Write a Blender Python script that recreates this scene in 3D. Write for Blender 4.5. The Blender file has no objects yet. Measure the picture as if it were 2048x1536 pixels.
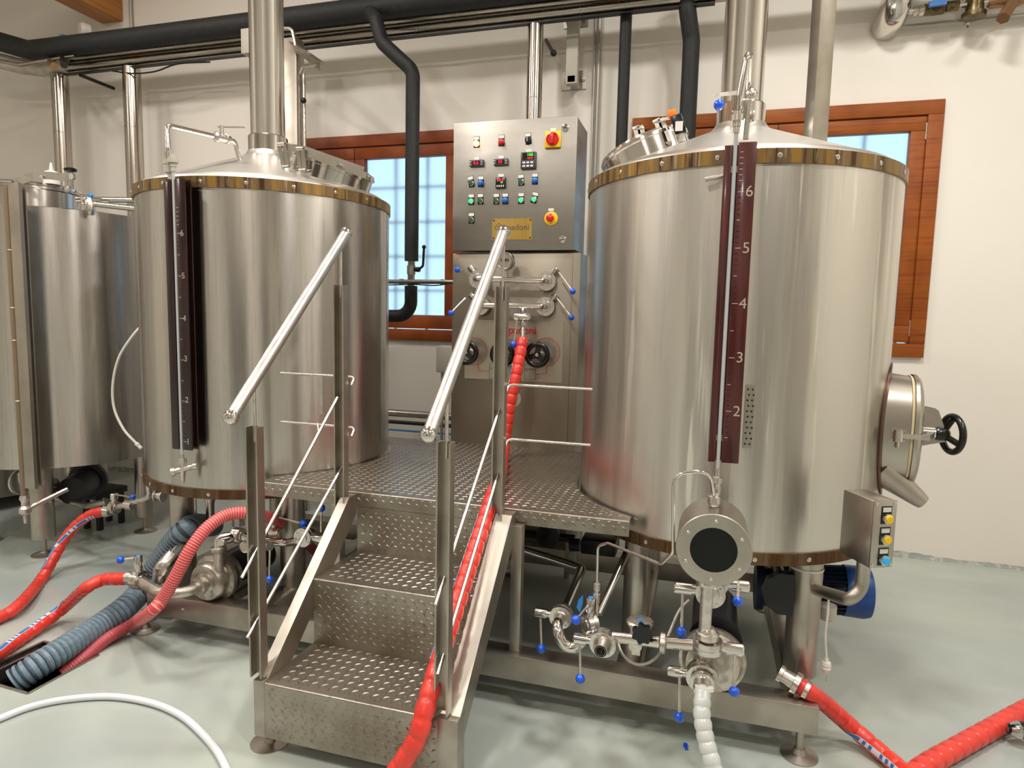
import bpy, bmesh, math, random
from mathutils import Vector as V, Matrix
random.seed(7)
PI=math.pi
SC=bpy.context.scene; COL=SC.collection
# ---------------- camera model (metres, eye at 1.5 m) ----------------
F=1310.08; H=1.5
pit,rol,yaw=.1044,.0217,-.2834
_f=V((math.sin(yaw)*math.cos(pit),math.cos(yaw)*math.cos(pit),-math.sin(pit)))
_rt=V((math.cos(yaw),-math.sin(yaw),0)); _up=_rt.cross(_f)
_r=_rt*math.cos(rol)+_up*math.sin(rol); _u=-_rt*math.sin(rol)+_up*math.cos(rol)
def ray(x,y): return _f+_r*((x-1024)/F)-_u*((y-768)/F)
def Pz(x,y,z): d=ray(x,y); p=d*((z-H)/d.z); return V((p.x,p.y,z))
def Py(x,y,Y): d=ray(x,y); p=d*(Y/d.y); return V((p.x,Y,p.z+H))
def Px(x,y,X): d=ray(x,y); p=d*(X/d.x); return V((X,p.y,p.z+H))
def Pc(x,y,c,r):
    d=ray(x,y);a=d.x**2+d.y**2;b=-(d.x*c[0]+d.y*c[1]);cc=c[0]**2+c[1]**2-r*r
    t=(-b-math.sqrt(max(b*b-a*cc,0)))/a;p=d*t;return V((p.x,p.y,p.z+H))
cam=bpy.data.cameras.new('camera'); co=bpy.data.objects.new('camera',cam); COL.objects.link(co)
co.matrix_world=Matrix(((_r.x,_u.x,-_f.x,0),(_r.y,_u.y,-_f.y,0),(_r.z,_u.z,-_f.z,H),(0,0,0,1)))
cam.sensor_fit='HORIZONTAL'; cam.sensor_width=36; cam.lens=36*F/2048; cam.clip_start=.05; cam.clip_end=100
SC.camera=co
# ---------------- materials ----------------
def lin(c):
    return tuple((x/12.92 if x<=.04045 else ((x+.055)/1.055)**2.4) for x in [v/255 for v in c])+(1,)
def mat(name,col,rough=.5,metal=0,noise=None,bump=None,aniso=0,arot=0,emit=None,trans=0,coat=0,spec=None,ior=None):
    m=bpy.data.materials.new(name); m.use_nodes=True; nt=m.node_tree; n=nt.nodes; l=nt.links
    b=n['Principled BSDF']; b.inputs['Base Color'].default_value=lin(col); b.inputs['Roughness'].default_value=rough
    b.inputs['Metallic'].default_value=metal
    if trans: b.inputs['Transmission Weight'].default_value=trans
    if coat: b.inputs['Coat Weight'].default_value=coat; b.inputs['Coat Roughness'].default_value=.1
    if spec is not None: b.inputs['Specular IOR Level'].default_value=spec
    if ior: b.inputs['IOR'].default_value=ior
    if emit: b.inputs['Emission Color'].default_value=lin(emit[0]); b.inputs['Emission Strength'].default_value=emit[1]
    tc=n.new('ShaderNodeTexCoord')
    def nz(sc,det=4,dist=0):
        mp=n.new('ShaderNodeMapping'); l.new(tc.outputs['Object'],mp.inputs['Vector'])
        mp.inputs['Scale'].default_value=sc if isinstance(sc,tuple) else (sc,sc,sc)
        t=n.new('ShaderNodeTexNoise'); t.inputs['Scale'].default_value=1; t.inputs['Detail'].default_value=det; t.inputs['Distortion'].default_value=dist
        l.new(mp.outputs[0],t.inputs['Vector']); return t.outputs['Fac']
    if noise:   # list of (scale, color2, lo, hi, roughness2?)
        cur=None
        for (sc,c2,lo,hi,*rr) in noise:
            f=nz(sc); r=n.new('ShaderNodeMapRange'); r.inputs['From Min'].default_value=lo; r.inputs['From Max'].default_value=hi
            l.new(f,r.inputs['Value'])
            mx=n.new('ShaderNodeMix'); mx.data_type='RGBA'; l.new(r.outputs[0],mx.inputs['Factor'])
            if cur: l.new(cur,mx.inputs['A'])
            else: mx.inputs['A'].default_value=lin(col)
            mx.inputs['B'].default_value=lin(c2); cur=mx.outputs['Result']
            if rr:
                r2=n.new('ShaderNodeMapRange'); r2.inputs['To Min'].default_value=rough; r2.inputs['To Max'].default_value=rr[0]
                l.new(r.outputs[0],r2.inputs['Value']); l.new(r2.outputs[0],b.inputs['Roughness'])
        l.new(cur,b.inputs['Base Color'])
    if bump:
        cur=None
        for (sc,st,di) in bump:
            f=nz(sc,6); bp=n.new('ShaderNodeBump'); bp.inputs['Strength'].default_value=st; bp.inputs['Distance'].default_value=di
            l.new(f,bp.inputs['Height'])
            if cur: l.new(cur,bp.inputs['Normal'])
            cur=bp.outputs[0]
        l.new(cur,b.inputs['Normal'])
    if aniso:
        b.inputs['Anisotropic'].default_value=aniso; b.inputs['Anisotropic Rotation'].default_value=arot
        tg=n.new('ShaderNodeTangent'); tg.direction_type='RADIAL'; tg.axis='Z'; l.new(tg.outputs[0],b.inputs['Tangent'])
    return m
MT={}
MT['tank']=mat('brushed_tank_steel',(204,200,194),.22,1,noise=[((14,14,.25),(180,176,170),.42,.66,.33),((60,60,3),(184,180,173),.55,.75)],bump=[((3,3,.8),.2,.012),((9,9,.5),.05,.004)],aniso=.8,arot=.25)
MT['tank_wet']=mat('wet_tank_steel',(212,208,200),.3,1,noise=[((9,9,.5),(176,171,163),.5,.64,.36),((26,26,1.2),(226,222,214),.6,.66)],bump=[((3,3,.8),.14,.01),((40,40,1.6),.3,.0025),((150,150,120),.06,.001)],aniso=.65,arot=.25)
MT['band']=mat('stained_band',(126,104,76),.36,.7,noise=[((22,22,1.5),(156,122,60),.45,.6,.45),((34,34,2),(80,58,36),.52,.62),((90,90,4),(168,150,120),.6,.7)])
MT['bandlow']=mat('rusty_band',(104,84,62),.4,.7,noise=[((20,20,2),(86,58,30),.4,.62,.55),((80,80,3),(120,98,70),.55,.7)])
MT['pol']=mat('polished_steel',(212,208,202),.13,1,bump=[((8,8,2),.05,.004)])
MT['duct']=mat('duct_steel',(176,170,160),.24,1,noise=[((3,40,40),(160,153,143),.4,.6,.32)],bump=[((12,5,5),.2,.004)])
MT['sat']=mat('satin_steel',(186,180,170),.3,1,noise=[((6,6,6),(170,163,152),.4,.65,.4)])
MT['fit']=mat('fitting_steel',(216,211,204),.26,1,noise=[(30,(196,190,182),.45,.65,.36)])
MT['rail']=mat('satin_rail_steel',(214,210,204),.3,1,noise=[(20,(198,192,184),.45,.65,.38)])
MT['cast']=mat('cast_steel',(204,197,187),.36,1,noise=[(26,(170,161,149),.42,.6,.48)],bump=[(60,.15,.002)])
MT['frame']=mat('frame_steel',(184,177,166),.36,1,noise=[(7,(168,160,148),.4,.62,.44)])
MT['chequer']=mat('chequer_plate',(166,159,148),.34,.95,noise=[(5,(146,136,122),.42,.66,.46),(40,(132,120,104),.58,.76)],bump=[(120,.08,.001)])
MT['panel']=mat('cabinet_steel',(150,145,137),.44,1,noise=[((2.5,2.5,9),(160,155,147),.42,.62,.38)])
MT['cabinet']=mat('cabinet_grey_steel',(150,142,129),.42,.95,noise=[(3,(140,132,118),.4,.6)])
MT['black']=mat('black_foam',(26,28,29),.62,noise=[((30,30,30),(44,46,46),.55,.8)],bump=[(50,.3,.004)])
MT['blackp']=mat('black_plastic',(14,14,15),.25)
MT['dark']=mat('dark_machine_and_shade',(38,38,40),.4,.4)
MT['glassblk']=mat('black_glass',(9,10,12),.22,spec=.3)
MT['blue']=mat('blue_knob',(8,84,215),.18,coat=.5)
MT['ltblue']=mat('light_blue_cap',(36,130,205),.35)
MT['motor']=mat('motor_blue',(22,70,140),.4,.1)
MT['motord']=mat('motor_dark_blue',(24,40,66),.45,.2)
MT['red']=mat('red_hose',(226,62,48),.36,noise=[(9,(212,52,42),.4,.6)],coat=.2)
MT['pink']=mat('pink_hose',(205,70,78),.35)
MT['pinkl']=mat('pink_hose_light_ribs',(232,158,142),.35)
MT['pinkd']=mat('dull_pink_hose',(176,74,80),.4)
MT['bhose']=mat('blue_grey_hose',(108,128,142),.4,noise=[(60,(128,146,158),.45,.7)])
MT['bhosed']=mat('dark_blue_hose',(52,66,80),.45)
MT['white']=mat('white_hose',(224,226,230),.4,coat=.2)
MT['clear']=mat('milky_hose',(204,208,204),.28,coat=.4,noise=[(12,(196,200,196),.4,.6)])
MT['wplast']=mat('white_plastic',(226,222,212),.45)
MT['label']=mat('label_white',(214,212,206),.5)
MT['labelb']=mat('label_blue',(56,110,178),.5)
MT['labeld']=mat('label_navy',(40,60,120),.5)
MT['ink']=mat('dark_ink',(70,60,70),.5)
MT['board']=mat('oxblood_board',(84,28,26),.3,.2,noise=[((40,40,6),(66,20,20),.45,.65)],coat=.4)
MT['boardd']=mat('dark_gauge_board',(48,24,24),.22,.3,noise=[((40,40,6),(36,18,18),.45,.65)],coat=.5)
MT['engr']=mat('engraved_mark',(196,182,166),.35,.4)
MT['engrd']=mat('dark_tick',(44,12,14),.5)
MT['tube']=mat('milky_glass_tube',(186,190,192),.12,coat=.5)
MT['brass']=mat('brass_plate',(206,174,98),.3,.85,noise=[((20,3,3),(190,156,80),.4,.65)])
MT['bronze']=mat('bronze_valve',(112,100,72),.38,.85,noise=[(30,(84,70,46),.45,.6)])
MT['copper']=mat('copper_fitting',(150,112,80),.35,.7)
MT['yellow']=mat('yellow_plastic',(238,190,20),.35)
MT['redp']=mat('red_plastic',(200,26,22),.3,coat=.3)
MT['orange']=mat('orange_plastic',(244,122,16),.4)
MT['bluep']=mat('blue_lamp',(10,104,190),.22,coat=.4)
MT['bluel']=mat('lit_blue_button',(30,160,220),.3,emit=((30,160,220),.25))
MT['greenp']=mat('green_button',(24,84,62),.3,coat=.3)
MT['greenl']=mat('lit_green_button',(40,190,130),.3,emit=((70,225,160),.7))
MT['lamp']=mat('lit_orange_lamp',(255,190,110),.3,emit=((255,190,110),4.5))
MT['ledr']=mat('red_digits',(240,20,50),.4,emit=((255,20,60),1.6))
MT['ledg']=mat('green_digits',(60,230,30),.4,emit=((80,255,40),1.6))
MT['scr']=mat('dark_screen',(34,12,18),.2)
MT['meter']=mat('meter_grey',(62,62,66),.35)
MT['redline']=mat('red_print',(190,40,44),.4)
MT['blackl']=mat('black_print',(50,50,50),.5)
MT['sheet']=mat('schematic_sheet',(176,168,152),.34,.75)
MT['gface']=mat('gauge_face',(206,196,140),.4)
MT['gfaced']=mat('gauge_display',(84,72,50),.3)
MT['grey']=mat('grey_box_plastic',(180,176,162),.5)
MT['cond']=mat('grey_conduit',(170,166,158),.4,.5)
MT['ambert']=mat('stained_gauge_tube',(128,108,84),.3,coat=.3)
MT['nut']=mat('grey_plastic_nut',(186,182,170),.4)
MT['gasket']=mat('cream_gasket',(224,206,160),.5)
MT['wall']=mat('wall_plaster',(232,227,217),.6,noise=[(.7,(227,221,210),.4,.65)],bump=[(110,.06,.0015)])
MT['ceil']=mat('ceiling_plaster',(228,222,212),.8)
MT['floor']=mat('epoxy_floor',(174,180,170),.2,noise=[(1.3,(162,170,166),.42,.62,.3),((1.2,3,1),(178,184,178),.5,.75,.14)],bump=[(2.2,.08,.01),(120,.03,.001)])
MT['cove']=mat('cove_edge',(140,144,136),.5,noise=[(20,(172,170,160),.5,.6)])
MT['concrete']=mat('drain_dark',(52,50,46),.5,noise=[(20,(80,76,66),.4,.6)])
MT['stripw']=mat('printed_strip',(212,214,222),.45)
MT['blind']=mat('outside_bars',(225,232,238),.5)
def wood(name,c1,c2,rough):
    m=mat(name,c1,rough,noise=[((2,2,26),c2,.38,.64)],coat=.15); return m
MT['wood']=mat('orange_window_wood',(152,82,22),.5,noise=[((5,5,5),(134,68,16),.38,.64),((3,3,60),(120,52,10),.5,.72)],spec=.3)
MT['woodd']=mat('red_brown_window_wood',(140,68,24),.48,noise=[((5,5,5),(118,54,18),.38,.64)],spec=.3)
MT['added_doorw']=mat('added_dark_door',(58,44,34),.5)
MT['beam']=mat('honey_beam',(190,128,62),.5,noise=[((30,2,30),(166,104,44),.4,.65)])
# wet frosted glass
MT['glass']=mat('wet_glass',(226,238,246),.5,trans=1,ior=1.2,bump=[(160,.25,.002)])
MT['gtube']=mat('sight_tube_glass',(210,216,214),.08,trans=.6,ior=1.3)
MT['gasketg']=mat('pale_lagging',(196,186,172),.6,noise=[(14,(178,168,154),.45,.6)],bump=[(30,.3,.006)])
MT['board_steel']=mat('red_brown_flange',(120,88,78),.35,.8)
MT['sat2']=mat('cone_steel',(228,225,218),.34,1,bump=[((4,4,4),.1,.01)])
MT['duct2']=mat('riser_steel',(188,182,172),.2,1,aniso=.5,arot=.25,noise=[((20,20,1),(172,164,154),.45,.62)])
# ---------------- mesh builder ----------------
def frame(d,hint=None):
    d=V(d).normalized(); h=V(hint) if hint else (V((0,0,1)) if abs(d.z)<.95 else V((1,0,0)))
    a=h.cross(d).normalized(); b=d.cross(a); return a,b,d
def wpos(o):
    p=V((0,0,0))
    while o: p+=V(o.location); o=o.parent
    return p
class M:
    def __init__(s): s.b=bmesh.new(); s.mi=0; s.mats=[]
    def face(s,vs):
        try: f=s.b.faces.new(vs); f.smooth=True; f.material_index=s.mi; return f
        except ValueError: return None
    def m(s,i): s.mi=i; return s
    def box(s,c,sz,ax=None,bev=0):
        c=V(c); x,y,z=[v/2 for v in sz]
        A=ax or (V((1,0,0)),V((0,1,0)),V((0,0,1)))
        def P(i,j,k): return c+A[0]*i+A[1]*j+A[2]*k
        if bev<=0:
            v=[s.b.verts.new(P(x*i,y*j,z*k)) for i in(-1,1) for j in(-1,1) for k in(-1,1)]
            for q in ((0,1,3,2),(4,6,7,5),(0,4,5,1),(2,3,7,6),(0,2,6,4),(1,5,7,3)): s.face([v[i] for i in q])
        else:
            t=bmesh.new(); vs=[t.verts.new(P(x*i,y*j,z*k)) for i in(-1,1) for j in(-1,1) for k in(-1,1)]
            for q in ((0,1,3,2),(4,6,7,5),(0,4,5,1),(2,3,7,6),(0,2,6,4),(1,5,7,3)): t.faces.new([vs[i] for i in q])
            bmesh.ops.bevel(t,geom=t.edges[:],offset=bev,segments=2,profile=.5,affect='EDGES')
            s.join(t)
        return s
    def join(s,t):
        mp={v:s.b.verts.new(v.co) for v in t.verts}
        for f in t.faces: s.face([mp[v] for v in f.verts])
        t.free(); return s
    def b2(s,p0,p1,bev=0):
        p0=V(p0);p1=V(p1); return s.box((p0+p1)/2,[abs(a) for a in (p1-p0)],bev=bev)
    def bar(s,p0,p1,w,h,hint=None,bev=0):
        p0=V(p0);p1=V(p1);a,b,d=frame(p1-p0,hint); return s.box((p0+p1)/2,(w,h,(p1-p0).length),(a,b,d),bev)
    def cyl(s,p0,p1,r,r2=None,seg=20,cap=True):
        p0=V(p0);p1=V(p1); L=(p1-p0).length
        return s.lathe(p0,p1-p0,[(0,r),(L,r if r2 is None else r2)],seg,cap)
    def lathe(s,o,d,prof,seg=24,cap=True,a0=0,a1=2*PI,hint=None,sx=1,sy=1):
        o=V(o);a,b,d=frame(d,hint); full=abs(a1-a0-2*PI)<1e-6; n=seg if full else seg+1
        rings=[]
        for (t,r) in prof:
            if r<1e-6: rings.append([s.b.verts.new(o+d*t)]); continue
            rings.append([s.b.verts.new(o+d*t+(a*math.cos(a0+(a1-a0)*i/seg)*sx+b*math.sin(a0+(a1-a0)*i/seg)*sy)*r) for i in range(n)])
        for A,B in zip(rings,rings[1:]):
            m=seg
            for i in range(m):
                j=(i+1)%n if full else i+1
                if len(A)==1 and len(B)==1: continue
                if len(A)==1: s.face([A[0],B[i],B[j]])
                elif len(B)==1: s.face([A[i],B[0],A[j]])
                else: s.face([A[i],A[j],B[j],B[i]])
        if cap and full:
            if len(rings[0])>1: s.face(rings[0][::-1])
            if len(rings[-1])>1: s.face(rings[-1])
        return s
    def sph(s,c,r,seg=18,sc=(1,1,1)):
        n=seg//2; c=V(c); rings=[]
        for i in range(n+1):
            t=PI*i/n
            if i in(0,n): rings.append([s.b.verts.new(c+V((0,0,r*math.cos(t)*sc[2])))])
            else: rings.append([s.b.verts.new(c+V((r*math.sin(t)*math.cos(2*PI*j/seg)*sc[0],r*math.sin(t)*math.sin(2*PI*j/seg)*sc[1],r*math.cos(t)*sc[2]))) for j in range(seg)])
        for A,B in zip(rings,rings[1:]):
            for i in range(seg):
                j=(i+1)%seg
                if len(A)==1: s.face([A[0],B[i],B[j]])
                elif len(B)==1: s.face([A[i],B[0],A[j]])
                else: s.face([A[i],B[i],B[j],A[j]])
        return s
    def sweep(s,pts,r,seg=14,cap=True,cols=None,rect=None,hint=None):
        """pts list of V; r float or function(i)->radius; rect=(w,h) sweeps a rectangle"""
        n=len(pts); T=[]
        for i in range(n):
            T.append((pts[min(i+1,n-1)]-pts[max(i-1,0)]).normalized())
        a,b,_=frame(T[0],hint); rings=[]
        for i in range(n):
            if i:
                a=(a-T[i]*a.dot(T[i])).normalized()
            b=T[i].cross(a)
            if rect:
                w,h=rect; rings.append([s.b.verts.new(pts[i]+a*x*w/2+b*y*h/2) for x,y in((-1,-1),(1,-1),(1,1),(-1,1))])
            else:
                R=r(i) if callable(r) else r
                rings.append([s.b.verts.new(pts[i]+(a*math.cos(2*PI*k/seg)+b*math.sin(2*PI*k/seg))*R) for k in range(seg)])
        m=4 if rect else seg
        for i,(A,B) in enumerate(zip(rings,rings[1:])):
            if cols: s.mi=cols(i)
            for k in range(m): s.face([A[k],A[(k+1)%m],B[(k+1)%m],B[k]])
        if cap: s.face(rings[0][::-1]); s.face(rings[-1])
        return s
    def tube(s,pts,r,br=.05,seg=14,n=8,**k): return s.sweep(fillet(pts,br,n),r,seg,**k)
    def prism(s,poly,vec):
        """poly: list of V (planar), extruded by vec"""
        vec=V(vec); A=[s.b.verts.new(V(p)) for p in poly]; B=[s.b.verts.new(V(p)+vec) for p in poly]; n=len(poly)
        s.face(A[::-1]); s.face(B)
        for i in range(n): s.face([A[i],A[(i+1)%n],B[(i+1)%n],B[i]])
        return s
    def torus(s,c,d,R,r,seg=28,ts=10,a0=0,a1=2*PI,hint=None):
        c=V(c);a,b,d=frame(d,hint); full=abs(a1-a0-2*PI)<1e-6; n=seg if full else seg+1; rg=[]
        for i in range(n):
            t=a0+(a1-a0)*i/seg; e=a*math.cos(t)+b*math.sin(t)
            rg.append([s.b.verts.new(c+e*(R+r*math.cos(2*PI*k/ts))+d*r*math.sin(2*PI*k/ts)) for k in range(ts)])
        for i in range(seg):
            A=rg[i];B=rg[(i+1)%n]
            for k in range(ts): s.face([A[k],B[k],B[(k+1)%ts],A[(k+1)%ts]])
        return s
    def text(s,txt,o,u,v,size,ext=.0008,align='CENTER',bold=0):
        cu=bpy.data.curves.new('t','FONT'); cu.body=txt; cu.size=size; cu.offset=bold; cu.extrude=ext; cu.align_x=align; cu.align_y='CENTER'
        ob=bpy.data.objects.new('t',cu); me=bpy.data.meshes.new_from_object(ob)
        u=V(u);v=V(v);w=u.cross(v);o=V(o); vs=[s.b.verts.new(o+u*p.co.x+v*p.co.y+w*p.co.z) for p in me.vertices]
        for f in me.polygons: s.face([vs[i] for i in f.vertices])
        bpy.data.objects.remove(ob); bpy.data.curves.remove(cu); bpy.data.meshes.remove(me); return s
    def out(s,name,mt,parent=None,ang=35,flip=True):
        if flip: bmesh.ops.recalc_face_normals(s.b,faces=s.b.faces[:])
        w=wpos(parent)
        if parent: bmesh.ops.translate(s.b,verts=s.b.verts[:],vec=-w)
        me=bpy.data.meshes.new(name); s.b.to_mesh(me); s.b.free()
        for q in (mt if isinstance(mt,(list,tuple)) else [mt]): me.materials.append(MT[q])
        me.set_sharp_from_angle(angle=math.radians(ang))
        o=bpy.data.objects.new(name,me); COL.objects.link(o)
        if parent: o.parent=parent
        return o
def fillet(pts,br=.05,n=8):
    pts=[V(p) for p in pts]; out=[pts[0]]
    for i in range(1,len(pts)-1):
        p=pts[i];a=pts[i-1]-p;b=pts[i+1]-p;la=a.length;lb=b.length;a=a/la;b=b/lb
        r=br[i-1] if isinstance(br,(list,tuple)) else br
        ang=a.angle(b)
        if ang>3.10: out.append(p); continue
        t=min(r/math.tan(ang/2),la*.49,lb*.49); R=t*math.tan(ang/2)
        bis=(a+b).normalized(); c=p+bis*(R/math.sin(ang/2)); s=p+a*t-c; e=p+b*t-c; tot=s.angle(e)
        for k in range(n+1):
            f=k/n; out.append(c+(s*math.sin((1-f)*tot)+e*math.sin(f*tot))/math.sin(tot))
    out.append(pts[-1]); return out
def spline(pts,step=.01):
    """Catmull-Rom resampled evenly"""
    P=[V(p) for p in pts]; P=[P[0]*2-P[1]]+P+[P[-1]*2-P[-2]]; raw=[]
    for i in range(1,len(P)-2):
        a,b,c,d=P[i-1:i+3]
        for k in range(24):
            t=k/24; raw.append(.5*((2*b)+(c-a)*t+(2*a-5*b+4*c-d)*t*t+(3*b-a-3*c+d)*t**3))
    raw.append(P[-2]); out=[raw[0]]; acc=0
    for a,b in zip(raw,raw[1:]):
        L=(b-a).length
        if L<1e-9: continue
        while acc+L>=step:
            a=a+(b-a)*((step-acc)/L); L=(b-a).length; out.append(a.copy()); acc=0
            if L<1e-9: break
        acc+=L
    out.append(raw[-1]); return out
LABELS={}
def thing(name,label,cat,loc=(0,0,0),group=None):
    o=bpy.data.objects.new(name,None); COL.objects.link(o); o.location=V(loc); o.empty_display_size=.05
    return tag(o,label,cat,group)
def tag(o,label,cat,group=None):
    n_=len(label.split())
    if not 4<=n_<=16: print('LABEL LENGTH',n_,label)
    o['label']=label; o['category']=cat
    if group: o['group']=group
    return o
def struct(o): o['kind']='structure'; return o
def dupe(o,parent,loc):
    c=o.copy(); COL.objects.link(c); c.parent=parent; c.location=V(loc); return c
X=V((1,0,0));Y=V((0,1,0));Z=V((0,0,1))
TR=(.10,2.995);TL=(-2.222,3.0075);T3=(-4.03,3.33)
# ---------------- room ----------------
WY=4.66; CZ=4.55; XL,XR,YF=-7.6,4.2,-4.2
wins=[(-3.585,-1.73),(-.54,1.315)]; WZ0,WZ1=1.292,2.845
m=M()
xs=[XL-.2,wins[0][0]+.03,wins[0][1]-.03,wins[1][0]+.03,wins[1][1]-.03,XR+.2]
for i in (0,2,4): m.b2((xs[i],WY,-.1),(xs[i+1],WY+.3,CZ+.1))
for i in (1,3): m.b2((xs[i],WY,-.1),(xs[i+1],WY+.3,WZ0+.03)); m.b2((xs[i],WY,WZ1-.03),(xs[i+1],WY+.3,CZ+.1))
struct(m.out('wall_back','wall',ang=20))
struct(M().b2((XL-.2,YF,-.1),(XL,WY,CZ)).out('wall_left','wall'))
struct(M().b2((XR,YF,-.1),(XR+.2,WY,CZ)).out('wall_right','wall'))
struct(M().b2((XL-.2,YF-.2,-.1),(XR+.2,YF,CZ)).out('wall_front','wall'))
struct(M().b2((XL-.2,YF-.2,CZ),(XR+.2,WY,CZ+.1)).out('ceiling','ceil'))
# floor with a slot for the drain channel
E1=Pz(87,1283,0); E2=Pz(197,1311,0); far=Pz(56,1388,0)-E2
m=M(); m.b2((XL-.2,YF-.2,-.12),(XR+.2,WY,-.1))
f=m.b
# polygon floor pieces around the channel (channel: parallelogram E1..E1+far..E2+far..E2)
O=[V((XL,YF,0)),V((XR,YF,0)),V((XR,WY,0)),V((XL,WY,0))]
A,B,C_,D=E1,E2,E2+far,E1+far
vs=[f.verts.new(p) for p in O]+[f.verts.new(V((p.x,p.y,0))) for p in (A,B,C_,D)]
# outer loop: 0 SW,1 SE,2 NE,3 NW ; inner A(near-right back),B(near-right front),C(far-left front),D(far-left back)
for q in ((0,1,5,6),(1,2,4,5),(2,3,7,4),(3,0,6,7)): m.face([vs[i] for i in q])
ob=m.out('floor','floor',flip=False); struct(ob)
# cove strip where floor meets the wall
m=M(); px=[XL+i*(XR-XL)/400 for i in range(401)]; hh=[.026+.010*math.sin(a*2.1)+.005*math.sin(a*11)+random.uniform(-.003,.004) for a in px]
vt=[[m.b.verts.new((a,y,z)) for y,z in ((WY,0),(WY-.02,0),(WY-.006,h*.6),(WY-.001,h))] for a,h in zip(px,hh)]
for A_,B_ in zip(vt,vt[1:]):
    for k in range(3): m.face([A_[k],B_[k],B_[k+1],A_[k+1]])
struct(m.out('baseboard_back','cove'))
# doors added unseen behind the camera, giving the steel dark reflections
dd=thing('added_door_1','unseen dark wooden double door added for reflections in the steel','door',(-1.0,YF,0)); del dd['category']; dd['kind']='structure'
M().b2((-2.0,YF,0),(-1.02,YF+.06,2.25),.01).out('added_door_leaf','added_doorw',dd); M().b2((-.98,YF,0),(.0,YF+.06,2.25),.01).out('added_door_leaf','added_doorw',dd)
d2=thing('added_door_2','unseen dark wooden door added for reflections in the steel','door',(2.0,YF,0)); del d2['category']; d2['kind']='structure'
M().b2((1.7,YF,0),(2.7,YF+.06,2.25),.01).out('added_door_leaf','added_doorw',d2)
# windows
def window(idx,x0,x1,wd,lab):
    w=thing('window_%d'%idx,lab,'window',(x0,WY,WZ0)); del w['category']; w['kind']='structure'
    y0=WY-.03; cw=.085
    m=M()
    for a,b in (((x0,y0,WZ1-cw),(x1,WY+.06,WZ1)),((x0,y0,WZ0),(x1,WY+.06,WZ0+cw)),((x0,y0,WZ0+cw),(x0+cw,WY+.06,WZ1-cw)),((x1-cw,y0,WZ0+cw),(x1,WY+.06,WZ1-cw))): m.b2(a,b,.004)
    m.out('window_frame',wd,w)
    mid=(x0+x1)/2
    for sx0,sx1 in ((x0+cw,mid-.002),(mid+.002,x1-cw)):
        m=M(); sw=.085; z0=WZ0+cw+.006; z1=WZ1-cw-.006; a,b=y0+.012,WY+.04
        m.b2((sx0,a,z1-sw),(sx1,b,z1),.005); m.b2((sx0,a,z0),(sx1,b,z0+sw+.02),.005)
        m.b2((sx0,a,z0+sw+.02),(sx0+sw,b,z1-sw),.005); m.b2((sx1-sw,a,z0+sw+.02),(sx1,b,z1-sw),.005)
        s=m.out('sash',wd,w)
        for hz in ((z0+.09,z1-.09) if sx1>mid+.1 else ()): M().b2((sx1-.006,a-.004,hz-.05),(sx1+.006,a+.004,hz+.05)).out('hinge','fit',s)
        M().b2((sx0+sw-.005,WY+.018,z0+sw+.01),(sx1-sw+.005,WY+.024,z1-sw+.005)).out('pane','glass',s)
    m=M()
    yb=WY+.15
    n=7
    for i in range(n): 
        xx=x0+.12+(x1-x0-.24)*i/(n-1); m.b2((xx-.009,yb,WZ0-.05),(xx+.009,yb+.02,WZ1+.05))
    for i in range(6):
        zz=WZ0+.12+(WZ1-WZ0-.22)*i/5; m.b2((x0,yb,zz-.009),(x1,yb+.02,zz+.009))
    m.out('outside_grille','blind',w)
window(1,*wins[0],'woodd','reddish wooden window with frosted panes behind the control cabinet')
window(2,*wins[1],'wood','orange wooden window with frosted panes behind the right kettle')
# roof beams running towards the back wall
def beam(x0,x1,z0,label):
    tag(M().b2((x0,YF+.02,z0),(x1,WY-.002,z0+.34),.008).out('roof_beam','beam'),label,'beam')
beam(-5.08,-4.854,3.905,'honey coloured wooden roof beam meeting the back wall at the upper left')
beam(-.86,-.64,3.75,'honey coloured wooden roof beam above the control panel, end hidden over the pipes')
# ---------------- lights ----------------
def area(loc,size,power,col=(1,.962,.915),rot=(0,0,0),name='ceiling_lamp'):
    l=bpy.data.lights.new(name,'AREA'); l.shape='RECTANGLE'; l.size,l.size_y=size; l.energy=power; l.color=col
    o=bpy.data.objects.new(name,l); COL.objects.link(o); o.location=loc; o.rotation_euler=rot; return o
area((.4,2.45,4.42),(.5,.5),84)
area((-2.3,2.45,4.42),(.5,.5),60)
area((-4.7,2.2,4.42),(.5,.5),40)
area((2.9,2.2,4.42),(.4,.4),48)
area((-6.4,-.6,4.42),(.3,1.2),40)
area((-3.3,.3,4.42),(.3,.3),60)
area((-1.2,-.2,4.42),(.3,.3),60)
area((1.4,.3,4.42),(.3,.3),60)
area((-.4,-2.9,4.42),(.3,.3),30)
W=bpy.data.worlds.new('world'); SC.world=W; W.use_nodes=True
bg=W.node_tree.nodes['Background']; bg.inputs[0].default_value=(.60,.82,1,1); bg.inputs[1].default_value=1.5
SC.view_settings.view_transform='Standard'; SC.view_settings.look='None'; SC.view_settings.gamma=1; SC.view_settings.exposure=.0
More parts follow.
